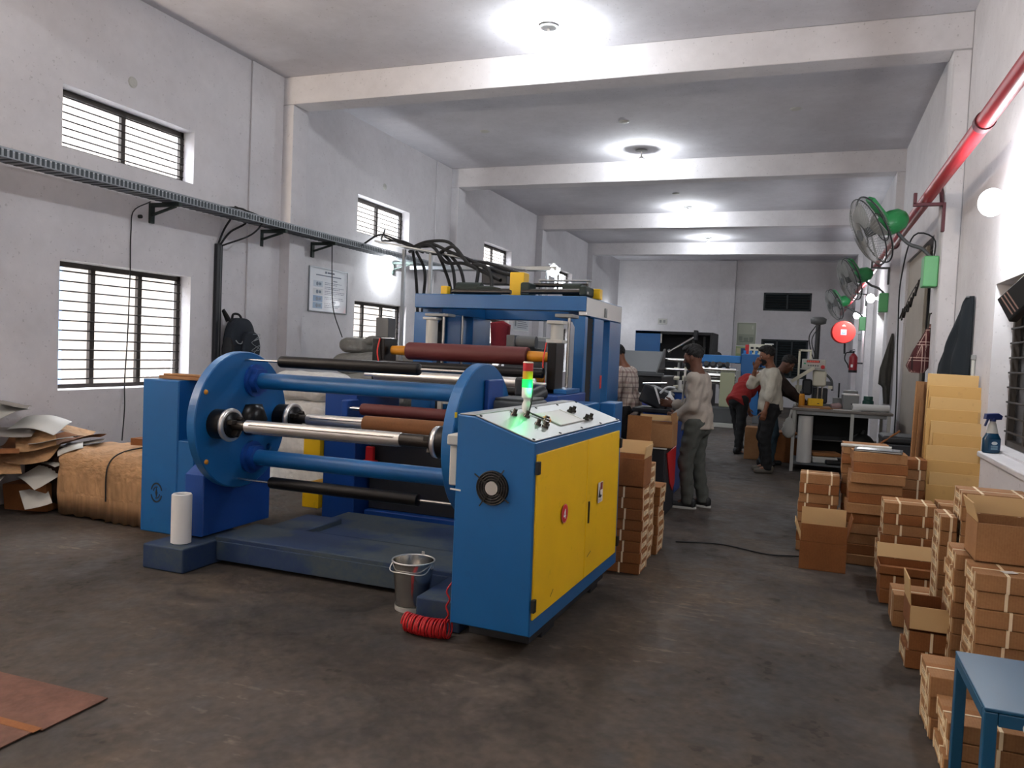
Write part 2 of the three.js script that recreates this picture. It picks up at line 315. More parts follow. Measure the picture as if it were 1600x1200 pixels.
// ------------------------------------------------------------------ unwind stand of the slitter (blue turret in the foreground)
{
  const t = thing('unwind_stand', 'large blue roll stand with two round turret discs joined by blue tubes and steel shafts', 'machine');
  // floor frame
  put(t, 'base_plate', M.blueDusty, [box(-3.74, -1.67, 0.04, 0.19, -4.74, -4.30, 0.01), box(-3.5, -1.67, 0.04, 0.15, -5.6, -4.82, 0.01), box(-3.62, -3.3, 0.04, 0.19, -5.2, -4.70, 0.01)]);
  putEach(t, 'base_edge', M.blueDusty, [box(-3.71, -1.67, 0.03, 0.16, -4.30, -4.288, 0.004), box(-3.3, -1.67, 0.145, 0.165, -4.845, -4.82, 0.004)]);
  put(t, 'foot', M.blueDusty, box(-4.06, -3.72, 0.0, 0.165, -4.62, -3.99, 0.012));
  put(t, 'foot', M.blueDusty, box(-1.95, -1.68, 0.0, 0.17, -4.28, -3.84, 0.012));
  // left housing
  put(t, 'housing', M.blue, extr([[-4.41, 0.15], [-4.10, 0.15], [-4.10, 1.225], [-4.41, 1.225]], 0.84, 0.008).translate(0, 0, -5.16));
  put(t, 'housing_step', M.blue, box(-4.098, -3.955, 0.19, 0.815, -5.0, -4.32, 0.008));
  put(t, 'bracket', M.blueDeep, [extr([[4.25, 0.19], [4.95, 0.19], [4.95, 1.05], [4.25, 0.6]], 0.15, 0.006).rotateY(PI / 2).translate(-3.95, 0, 0)]);
  put(t, 'hub', M.blueDeep, cyl([-3.96, 0.985, -4.5], [-3.72, 0.985, -4.5], 0.17));
  const emb = put(t, 'emblem', M.plasticDark, [[0.062, 0.052, 0.25, 2.6], [0.062, 0.052, 3.4, 2.6], [0.038, 0.031, 1.3, 1.6], [0.038, 0.031, 4.45, 1.6]].map(([r1, r0, a0, da]) => {
    const s = new THREE.Shape(); s.absarc(0, 0, r1, a0, a0 + da, false); s.absarc(0, 0, r0, a0 + da, a0, true);
    return new THREE.ExtrudeGeometry(s, { depth: 0.002, bevelEnabled: false, curveSegments: 12 }).scale(0.85, 1.15, 1);
  }).concat(extr([[0, -0.035], [0.01, 0], [0, 0.035], [-0.01, 0]], 0.002)));
  emb.position.set(-4.27, 0.43, -4.311); emb.userData.label = 'dark round emblem with broken rings';
  // turret discs with bolt-on flanges
  const disc = (x0, x1, holes) => { const g = extr(circ(0, 0, 0.466, 72), Math.abs(x1 - x0) - 0.012, 0.006, holes); g.rotateY(PI / 2); return g.translate(Math.min(x0, x1) + 0.006, 0.985, -4.46); };
  put(t, 'turret_disc', M.blue, disc(-3.72, -3.65, [circ(0.28, -0.22, 0.03, 16)]));
  put(t, 'turret_disc', M.blue, disc(-1.905, -1.835, [circ(0.02, 0.30, 0.052, 20), circ(-0.02, -0.3, 0.05, 20)]));
  put(t, 'turret_disc', M.blueDeep, [cyl([-1.835, 0.985, -4.5], [-1.72, 0.985, -4.5], 0.19, 0.19, 32), box(-1.835, -1.80, 1.16, 1.36, -4.66, -4.42, 0.01)]);
  for (const [y, z] of [[1.255, -4.56], [0.715, -4.545]]) {
    put(t, 'tie_tube', M.blue, cyl([-3.64, y, z], [-1.9, y, z], 0.056, 0.056, 28));
    put(t, 'flange', M.blueDeep, [cyl([-3.65, y, z], [-3.585, y, z], 0.092, 0.092, 6), cyl([-3.65, y, z], [-3.63, y, z], 0.115, 0.115, 20)]);
  }
  // chucks and expanding shafts
  const chuck = (x, dir, z, y = 0.975, k = 1) => {
    const p = put(t, 'chuck', M.blackGloss, [turned([x, y, z], [x + dir, y, z], [[0, 0.10], [0.09, 0.10], [0.1, 0.085], [0.14, 0.085], [0.14, 0]])]);
    put(p, 'chuck_ring', M.steel, turned([x + dir * 0.10, y, z], [x + dir * 2, y, z], [[0, 0.085], [0, 0.108 * k], [0.012, 0.112 * k], [0.03, 0.108 * k], [0.03, 0.075], [0.012, 0.07]], 36));
    putEach(p, 'jaw', M.darkSteel, [0, 1, 2].map((k) => cb(0.05, 0.03, 0.05, x + dir * 0.155, y + 0.05 * Math.sin(k * 2.1 + 0.5), z + 0.05 * Math.cos(k * 2.1 + 0.5), k * 2.1)));
  };
  chuck(-3.65, 1, -4.19); chuck(-1.905, -1, -4.19, 0.985, 0.86); chuck(-3.65, 1, -4.86); chuck(-1.905, -1, -4.86, 0.985);
  put(t, 'center_hub', M.blackGloss, turned([-3.65, 0.985, -4.53], [0, 0.985, -4.53], [[0, 0.12], [0.05, 0.12], [0.09, 0.07], [0.09, 0]], 6));
  const shaft = (z) => { const s = put(t, 'shaft', M.steel, turned([-3.40, 0.975, z], [-2.0, 0.982, z], [[0, 0], [0, 0.043], [1.13, 0.043], [1.135, 0.04]], 28));
    putEach(s, 'shaft_end', M.darkSteel, [cyl([-3.54, 0.975, z], [-3.40, 0.975, z], 0.032), cyl([-2.27, 0.981, z], [-2.03, 0.982, z], 0.039)]);
    putEach(s, 'shaft_key', M.chrome, [0.4, 2.5, 4.6].map((a) => cyl([-3.36, 0.975 + 0.043 * Math.sin(a), z + 0.043 * Math.cos(a)], [-2.3, 0.981 + 0.043 * Math.sin(a), z + 0.043 * Math.cos(a)], 0.006, 0.006, 6))); };
  shaft(-4.19); shaft(-4.86);
  // idler rollers above and below the discs
  const idler = (y, z, x0, x1) => { const r = put(t, 'idler_roller', M.blackGloss, turned([x0, y, z], [x1, y, z], [[0, 0], [0, 0.036], [0.01, 0.04], [x1 - x0 - 0.01, 0.04], [x1 - x0, 0.036], [x1 - x0, 0]], 24)); putEach(r, 'roller_pin', M.chrome, [cyl([-3.66, y, z], [x0, y, z], 0.009), cyl([x1, y, z], [-1.86, y, z], 0.009)]); };
  idler(1.40, -4.46, -3.36, -2.3); idler(0.575, -4.42, -3.38, -2.25);
  putEach(t, 'bolt_cap', M.orange, [[1.19, -4.08], [0.73, -4.1], [1.22, -4.78]].map(([y, z]) => turned([-3.65, y, z], [0, y, z], [[0, 0.017], [0.008, 0.015], [0.012, 0]], 14)));
  const st = put(t, 'sticker', M.yellow, cb(0.002, 0.03, 0.03, -1.904 + 0.0711, 1.17, -4.02, 0, 0, 0, 0)); st.userData.label = 'small yellow warning sticker';
  // brake and gear motor on the outer side of the far disc
  put(t, 'brake_disc', M.darkSteel, turned([-1.835, 0.985, -4.17], [0, 0.985, -4.17], [[0, 0.12], [0.03, 0.15], [0.04, 0.15], [0.05, 0.08], [0.09, 0.08], [0.09, 0]], 32));
  put(t, 'brake_bracket', M.greyPale, [box(-1.79, -1.74, 0.80, 1.05, -3.99, -3.86, 0.01), box(-1.80, -1.70, 1.02, 1.08, -4.0, -3.84, 0.01)]);
  const gm = put(t, 'gear_motor', M.greyDark, [box(-1.82, -1.56, 1.13, 1.235, -4.85, -4.5, 0.02), box(-1.80, -1.58, 1.235, 1.25, -4.83, -4.52, 0.01)]);
  put(gm, 'motor', M.plasticDark, [cyl([-1.74, 1.22, -4.93], [-1.68, 1.27, -5.08], 0.05), box(-1.82, -1.75, 1.24, 1.37, -5.0, -4.9, 0.02)]);
}
tag(put(scene, 'cardboard_core', M.core, turned([-2.92, 0.979, -4.86], [-2.05, 0.982, -4.86], [[0, 0.046], [0, 0.058], [0.85, 0.058], [0.85, 0.046]], 30)), 'brown cardboard core tube slid onto the rear steel shaft of the blue stand', 'core tube');
tag(put(scene, 'paper_roll', M.white, [turned([-3.86, 0.166, -4.12], [-3.86, 1, -4.12], [[0, 0.03], [0, 0.062], [0.004, 0.066], [0.325, 0.066], [0.33, 0.062], [0.33, 0.03], [0.0, 0.03]], 9)]), 'white paper roll standing upright on the left foot of the blue roll stand', 'paper roll');
tag(put(scene, 'wooden_strip', M.card, [box(-4.36, -3.99, 1.236, 1.258, -4.55, -4.40, 0.003), box(-4.34, -3.99, 1.26, 1.272, -4.54, -4.42, 0.003)]), 'thin brown board lying on top of the blue left housing', 'board');

// ------------------------------------------------------------------ control cabinet with yellow doors
{
  const t = thing('control_cabinet', 'blue control cabinet with yellow doors and a sloping steel switch panel', 'cabinet');
  t.rotation.y = -0.038; { const q = V3(-1.21, 0, -3.6); t.position.copy(q.clone().sub(q.clone().applyAxisAngle(V3(0, 1, 0), -0.038))); }
  const prof = [[-1.633, 0.15], [-1.208, 0.15], [-1.218, 1.095], [-1.545, 1.202], [-1.633, 1.206]];
  put(t, 'cabinet_body', M.blue, extr(prof, 1.60 - 0.012, 0.006).translate(0, 0, -5.194));
  putEach(t, 'cabinet_base', M.plasticDark, [box(-1.60, -1.26, 0.05, 0.142, -5.1, -3.75, 0.005), box(-1.58, -1.5, 0.0, 0.05, -4.2, -4.0, 0.005), box(-1.58, -1.5, 0.0, 0.05, -5.05, -4.9, 0.005), box(-1.36, -1.28, 0.0, 0.05, -5.05, -4.9, 0.005), box(-1.36, -1.28, 0.0, 0.05, -4.2, -4.0, 0.005)]);
  // the sloping panel in its own frame: local x = down the slope, z along the cabinet
  const sl = Math.atan2(1.202 - 1.095, 0.327);
  const P = (dn, up, z) => [-1.545 + dn * Math.cos(sl) + up * Math.sin(sl), 1.2105 - dn * Math.sin(sl) + up * Math.cos(sl), z];
  const onP = (g, dn, up, z) => { g.rotateZ(-sl); return g.translate(...P(dn, up, z)); };
  const panel = put(t, 'switch_panel', M.brushed, [onP(cb(0.335, 0.006, 1.58, 0, 0, 0), 0.171, 0.003, -4.40), box(-1.632, -1.546, 1.2125, 1.2175, -5.19, -3.61, 0.001)]);
  for (const z of [-3.63, -4.02, -4.4, -4.78, -5.16]) putEach(panel, 'screw', M.black, [onP(new THREE.CylinderGeometry(0.008, 0.008, 0.004, 8), 0.325, 0.008, z), onP(new THREE.CylinderGeometry(0.008, 0.008, 0.004, 8), 0.02, 0.008, z)]);
  const sw = (dn, z, m, r = 0.014, h = 0.03) => { const b = put(panel, 'switch', M.darkSteel, [onP(new THREE.CylinderGeometry(r * 1.25, r * 1.4, 0.012, 14), dn, 0.012, z), onP(new THREE.CylinderGeometry(r * 0.8, r * 0.9, h, 12), dn, 0.012 + h / 2, z)]); if (m) b.material = m; };
  for (const [dn, z] of [[0.06, -3.97], [0.1, -4.06], [0.2, -3.99], [0.22, -4.07], [0.24, -4.0], [0.19, -4.14], [0.13, -4.72], [0.13, -4.79], [0.25, -4.70], [0.25, -4.79]]) sw(dn, z);
  sw(0.17, -4.2, M.orange, 0.02, 0.015);
  put(panel, 'clear_plate', M.white, [onP(cb(0.16, 0.004, 0.40, 0, 0, 0, 0, 0, 0, 0.001), 0.17, 0.009, -4.42), onP(cb(0.012, 0.008, 0.44, 0, 0, 0), 0.255, 0.011, -4.42), onP(cb(0.16, 0.008, 0.012, 0, 0, 0), 0.17, 0.011, -4.21), onP(cb(0.16, 0.008, 0.012, 0, 0, 0), 0.17, 0.011, -4.63)]);
  put(panel, 'toggle_lever', M.darkSteel, onP(cb(0.13, 0.01, 0.012, 0, 0, 0), 0.12, 0.014, -4.16));
  // doors: x = -1.205 face, slightly leaning like the face behind them
  const lean = Math.atan2(0.01, 0.945);
  const door = (z0, z1, y0, y1) => { const g = box(-0.006, 0.006, y0, y1, z0, z1, 0.004); g.rotateZ(lean); return g.translate(-1.1985 + 0.0018, 0, 0); };
  const d1 = put(t, 'door', M.yellow, door(-4.435, -3.615, 0.225, 1.045)), d2 = put(t, 'door', M.yellow, door(-5.14, -4.443, 0.225, 1.045));
  const hx = (y) => -1.191 - 0.0105 * y;
  for (const [y, z, d] of [[0.98, -3.607, d1], [0.30, -3.607, d1], [0.96, -5.148, d2], [0.30, -5.148, d2]]) put(d, 'hinge', M.black, [box(hx(y) - 0.006, hx(y) + 0.014, y - 0.032, y + 0.032, z - 0.02, z + 0.012, 0.003)]);
  put(d2, 'handle', M.darkSteel, [box(hx(0.6) - 0.004, hx(0.6) + 0.006, 0.545, 0.675, -4.50, -4.478, 0.004)]);
  const seal = put(d1, 'number_sticker', new THREE.MeshStandardMaterial({ roughness: 0.5, map: canvasTex(128, 128, (c) => {
    c.fillStyle = '#c5161c'; c.fillRect(0, 0, 128, 128); c.strokeStyle = '#f2f2f2'; c.lineWidth = 2; c.beginPath(); c.arc(64, 64, 60, 0, 7); c.stroke(); c.fillStyle = '#ffffff'; c.font = 'bold 92px sans-serif'; c.textAlign = 'center'; c.textBaseline = 'middle'; c.fillText('4', 64, 68); }) }), new THREE.CircleGeometry(0.052, 28).rotateY(PI / 2), true);
  seal.position.set(hx(0.685) + 0.0085, 0.685, -4.03); seal.rotation.z = lean; seal.userData.label = 'round red sticker with a white 4';
  const warn = put(d2, 'warning_sticker', new THREE.MeshStandardMaterial({ roughness: 0.5, map: canvasTex(64, 96, (c) => { c.fillStyle = '#e9e4da'; c.fillRect(0, 0, 64, 96); c.fillStyle = '#8a2a22'; c.fillRect(30, 4, 30, 34); c.fillStyle = '#222'; c.beginPath(); c.moveTo(6, 70); c.lineTo(24, 20); c.lineTo(32, 60); c.lineTo(54, 66); c.lineTo(40, 76); c.closePath(); c.fill(); c.fillStyle = '#777'; for (let i = 0; i < 3; i++) c.fillRect(8, 80 + i * 5, 44, 2); }) }), new THREE.PlaneGeometry(0.1, 0.125).rotateY(PI / 2), true);
  warn.position.set(hx(0.70) + 0.0085, 0.70, -4.70); warn.rotation.z = lean; warn.userData.label = 'small white and red warning sticker';
  for (const [y, z, l, a] of [[0.36, -4.5, 0.07, 0.3], [0.30, -3.86, 0.05, 0.6]]) { const k = put(t, 'scratch', M.darkSteel, cb(0.001, 0.004, l, hx(y) + 0.0085, y, z, a, 0, 0, 0)); k.name = 'scratch'; }
  // ventilation fan in the end face
  const f = put(t, 'fan_opening', M.black, cyl([-1.43, 0.86, -3.602], [-1.43, 0.86, -3.5935], 0.087, 0.087, 36));
  f.userData.label = 'round dark vent with a wire guard';
  putEach(f, 'fan_guard', M.darkSteel, [0.083, 0.07, 0.057, 0.044].map((r) => new THREE.TorusGeometry(r, 0.0028, 6, 36).translate(-1.43, 0.86, -3.588)).concat([PI / 4 + 0.2, -PI / 4 + 0.2].map((a) => cb(0.23, 0.006, 0.004, -1.43, 0.86, -3.586, 0, 0, a, 0))));
  put(f, 'fan_hub', M.steel, cyl([-1.43, 0.86, -3.593], [-1.43, 0.86, -3.583], 0.034));
  putEach(f, 'fan_blade', M.plasticDark, Array.from({ length: 7 }, (_, k) => cb(0.05, 0.02, 0.003, -1.43 + 0.055 * Math.cos(k * 0.9), 0.86 + 0.055 * Math.sin(k * 0.9), -3.592, 0, 0, k * 0.9, 0)));
  const tape = put(t, 'tape_scrap', M.white, cb(0.06, 0.008, 0.002, -1.635, 0.83, -3.598, 0, 0, -0.05, 0)); tape.userData.label = 'scrap of pale tape';
}
{ // stack light on the cabinet
  const x = -1.465, z = -4.16, y = 1.181;
  const t = thing('signal_tower', 'small red, yellow and green signal tower on a white post on the blue cabinet', 'signal light', [x, y, z]);
  put(t, 'base', M.white, turned([0, 0, 0], [0, 1, 0], [[0, 0], [0, 0.034], [0.012, 0.034], [0.018, 0.018], [0.02, 0]]));
  put(t, 'post', M.white, turned([0, 0.015, 0], [0, 1, 0], [[0, 0.013], [0.02, 0.024], [0.05, 0.026], [0.07, 0.018], [0.085, 0.02], [0.09, 0.03], [0.145, 0.03], [0.145, 0]]));
  mat('lensGreen', 0x1fa860, 0.35, 0, { emissive: 0x06d838, emissiveIntensity: 1.3 });
  mat('lensYellow', 0xd8a412, 0.4); mat('lensRed', 0xc0202a, 0.4);
  put(t, 'green_lens', M.lensGreen, cyl([0, 0.161, 0], [0, 0.206, 0], 0.03));
  put(t, 'yellow_lens', M.lensYellow, cyl([0, 0.208, 0], [0, 0.252, 0], 0.029));
  put(t, 'red_lens', M.lensRed, cyl([0, 0.254, 0], [0, 0.298, 0], 0.029));
  put(t, 'cap', M.cream, [cyl([0, 0.298, 0], [0, 0.306, 0], 0.031, 0.026)]);
  put(t, 'cable', M.black, tube([[0.03, 0.16, 0.0], [0.036, 0.12, 0.01], [0.03, 0.05, 0.02], [0.02, 0.01, 0.03]], 0.004, 14, 6));
  const l = new THREE.PointLight(0x30ff90, BULB.tower, 0, 2); l.position.set(0.045, 0.17, 0.03); l.castShadow = true; l.shadow.radius = 1; t.add(l);
}
// ------------------------------------------------------------------ bucket and coiled air hose in front
{
  const t = thing('steel_bucket', 'dented stainless steel bucket on the floor beside the blue base', 'bucket', [-2.085, 0, -4.06]);
  put(t, 'pail', M.chrome, turned([0, 0, 0], [0, 1, 0], [[0.012, 0], [0.012, 0.086], [0, 0.09], [0, 0.096], [0.016, 0.097], [0.03, 0.092], [0.295, 0.121], [0.3, 0.127], [0.305, 0.121], [0.3, 0.118], [0.02, 0.088]], 36));
  put(t, 'rim', M.steel, new THREE.TorusGeometry(0.123, 0.005, 8, 40).rotateX(PI / 2).translate(0, 0.302, 0));
  put(t, 'handle', M.steel, tube([[-0.124, 0.29, 0.01], [-0.11, 0.25, 0.08], [0, 0.255, 0.127], [0.11, 0.25, 0.08], [0.124, 0.29, 0.01]], 0.0035, 30, 6));
  putEach(t, 'ear', M.steel, [cb(0.02, 0.03, 0.006, 0.0, 0.31, -0.122), cb(0.006, 0.03, 0.025, -0.122, 0.28, 0), cb(0.006, 0.03, 0.025, 0.122, 0.28, 0)]);
  put(t, 'tape_band', M.greyPale, turned([0, 0.018, 0], [0, 1, 0], [[0, 0.0995], [0.03, 0.102]], 36));
}
{
  const t = thing('air_hose', 'coiled red plastic air hose on the floor at the foot of the blue cabinet', 'hose', [0, 0, 0]);
  const pts = []; const N = 21;
  for (let i = 0; i <= N * 12; i++) { const u = i / (N * 12), a = u * N * 2 * PI, x = -1.965 + 0.265 * u, z = -3.755 + 0.03 * Math.sin(u * 3), r = 0.047; pts.push([x + 0.004 * Math.sin(a * 0.31), 0.056 + r * Math.sin(a), z + r * Math.cos(a)]); }
  put(t, 'coil', M.red, tube(pts, 0.0052, 900, 6));
  put(t, 'lead', M.red, tube([pts[pts.length - 1], [-1.70, 0.12, -3.70], [-1.675, 0.16, -3.68], [-1.69, 0.20, -3.68], [-1.672, 0.24, -3.68], [-1.69, 0.28, -3.68], [-1.66, 0.34, -3.70]], 0.0052, 40, 6));
}
// ------------------------------------------------------------------ coating unit between turret and press
{
  const t = thing('coating_unit', 'dark coating unit behind the blue turret with maroon rubber rollers and steel guide rollers', 'machine');
  put(t, 'body', M.plasticDark, box(-3.56, -2.12, 0.10, 0.84, -6.75, -6.02, 0.01));
  putEach(t, 'body_rail', M.blueDeep, [box(-3.56, -1.9, 0.03, 0.10, -6.1, -5.95, 0.01), box(-3.56, -1.9, 0.0, 0.10, -6.8, -6.65, 0.01)]);
  putEach(t, 'side_frame', M.blueDeep, [box(-3.92, -3.60, 0.0, 1.14, -6.6, -5.84, 0.01), box(-2.06, -1.84, 0.0, 1.2, -6.8, -5.95, 0.01)]);
  putEach(t, 'side_block', M.yellow, [box(-4.10, -3.93, 0.42, 0.74, -6.1, -5.8, 0.008), box(-4.10, -3.93, 0.09, 0.3, -6.1, -5.8, 0.008)]);
  put(t, 'side_plate', M.darkSteel, box(-4.08, -3.93, 0.0, 0.42, -6.4, -6.1, 0.006));
  putEach(t, 'motor_box', M.blue, [box(-1.83, -1.66, 0.12, 1.13, -6.6, -6.12, 0.012), box(-1.655, -1.52, 0.12, 1.13, -6.9, -6.6, 0.012), box(-2.03, -1.84, 1.201, 1.24, -6.6, -6.2, 0.006)]);
  const rub = (y, z, x0, x1, r, m) => { const q = put(t, 'rubber_roller', m, turned([x0, y, z], [x1, y, z], [[0, r * 0.55], [0, r * 0.92], [0.012, r], [x1 - x0 - 0.012, r], [x1 - x0, r * 0.92], [x1 - x0, r * 0.55]], 32)); return q; };
  let q = rub(1.5, -6.3, -3.37, -2.22, 0.078, M.maroon);
  putEach(q, 'journal', M.orange, [turned([-3.53, 1.5, -6.3], [-3.37, 1.5, -6.3], [[0, 0], [0, 0.04], [0.16, 0.045], [0.16, 0]]), turned([-2.22, 1.5, -6.3], [-2.02, 1.5, -6.3], [[0, 0], [0, 0.047], [0.2, 0.042], [0.2, 0]]), turned([-2.2, 1.33, -6.12], [-2.02, 1.33, -6.12], [[0, 0], [0, 0.04], [0.18, 0.04], [0.18, 0]])]);
  q = rub(1.0, -5.7, -3.46, -2.0, 0.05, M.maroon);
  putEach(q, 'journal', M.chrome, [cyl([-3.6, 1.0, -5.7], [-3.46, 1.0, -5.7], 0.017), cyl([-2.0, 1.0, -5.7], [-1.86, 1.0, -5.7], 0.017)]);
  putEach(t, 'roller_arm', M.blueDeep, [box(-3.64, -3.58, 0.92, 1.07, -5.85, -5.66, 0.012), box(-1.9, -1.84, 0.92, 1.07, -5.96, -5.66, 0.012)]);
  putEach(t, 'guide_roller', M.steel, [[1.285, -5.92, 0.045], [1.16, -6.02, 0.04], [0.80, -5.86, 0.03]].map(([y, z, r]) => turned([-3.58, y, z], [-1.93, y, z], [[0, 0], [0, 0.014], [0.1, 0.014], [0.105, r], [1.56, r], [1.565, 0.014], [1.65, 0.014], [1.65, 0]], 24)));
  putEach(t, 'guide_roller', M.blackGloss, [[1.37, -6.05, 0.042], [1.22, -5.80, 0.033]].map(([y, z, r]) => turned([-3.5, y, z], [-2.0, y, z], [[0, 0], [0, r], [1.5, r], [1.5, 0]], 22)));
  putEach(t, 'tray_frame', M.greyPale, [box(-2.9, -2.04, 1.07, 1.09, -6.0, -5.98, 0.002), box(-2.48, -2.44, 0.9, 1.24, -6.0, -5.97, 0.003), box(-2.9, -2.86, 0.9, 1.24, -6.0, -5.97, 0.003), box(-2.12, -2.06, 0.9, 1.24, -6.0, -5.97, 0.003), box(-2.9, -2.04, 1.24, 1.26, -6.0, -5.98, 0.002)]);
  putEach(t, 'tray_panel', M.plasticDark, [box(-2.86, -2.48, 1.09, 1.235, -6.01, -6.0, 0), box(-2.44, -2.12, 1.09, 1.235, -6.01, -6.0, 0)]);
  // slides, cylinders and columns that carry the large rubber roller
  putEach(t, 'slide', M.blackGloss, [box(-2.02, -1.945, 1.19, 1.62, -6.42, -6.2, 0.006), box(-3.68, -3.555, 1.13, 1.60, -6.42, -6.2, 0.006)]);
  put(t, 'control_box', M.greyDark, box(-3.70, -3.57, 1.61, 1.79, -6.42, -6.28, 0.006));
  putEach(t, 'air_cylinder', M.greyPale, [cyl([-2.0, 1.65, -6.38], [-2.0, 1.78, -6.38], 0.055, 0.055, 18), cyl([-3.29, 1.42, -6.6], [-3.29, 1.80, -6.6], 0.055, 0.055, 18)]);
  putEach(t, 'cylinder_cap', M.greyPale, [box(-2.075, -1.93, 1.78, 1.81, -6.45, -6.31, 0.006), box(-2.075, -1.93, 1.62, 1.65, -6.45, -6.31, 0.006), box(-3.36, -3.22, 1.795, 1.82, -6.66, -6.54, 0.006)]);
  putEach(t, 'tie_rod', M.chrome, [[-1.94, -6.52], [-1.975, -6.64], [-3.22, -6.7], [-3.18, -6.62]].map(([x, z]) => cyl([x, 1.2, z], [x, 1.86, z], 0.013)));
  putEach(t, 'rod_plate', M.grey, [box(-2.06, -1.90, 1.845, 1.875, -6.68, -6.48, 0.005), box(-3.36, -3.12, 1.83, 1.855, -6.75, -6.58, 0.005)]);
  putEach(t, 'slide_base', M.blueDeep, [box(-2.1, -1.86, 1.15, 1.2, -6.75, -6.2, 0.008), box(-3.72, -3.10, 1.14, 1.17, -6.75, -6.2, 0.008)]);
  putEach(t, 'air_line', M.redBright, [tube([[-2.03, 1.62, -6.19], [-2.045, 1.45, -6.17], [-2.03, 1.28, -6.18], [-2.04, 1.18, -6.17], [-2.05, 1.09, -6.0]], 0.006, 30, 6), tube([[-3.60, 1.60, -6.19], [-3.61, 1.48, -6.17], [-3.585, 1.36, -6.17]], 0.007, 16, 6)]);
  put(t, 'red_bracket', M.red, [box(-3.55, -3.47, 0.52, 0.66, -5.96, -5.92, 0.01), box(-3.57, -3.45, 0.5, 0.54, -5.98, -5.9, 0.008)]);
  const cardp = put(t, 'white_panel', M.white, box(-2.55, -2.36, 0.42, 0.62, -6.018, -6.005, 0.002)); cardp.userData.label = 'small white plate';
  put(t, 'motor', M.greyDark, [cyl([-2.44, 1.62, -6.55], [-2.24, 1.62, -6.55], 0.055, 0.055, 18), box(-2.5, -2.42, 1.57, 1.68, -6.62, -6.48, 0.01)]);
  put(t, 'drive_wheel', M.rubber, turned([-2.55, 1.52, -6.72], [-2.45, 1.52, -6.72], [[0, 0], [0, 0.12], [0.02, 0.14], [0.08, 0.14], [0.1, 0.12], [0.1, 0]], 30));
  put(t, 'motor_stand', M.greyDark, box(-2.56, -2.2, 0.84, 1.57, -6.72, -6.6, 0.008));
}
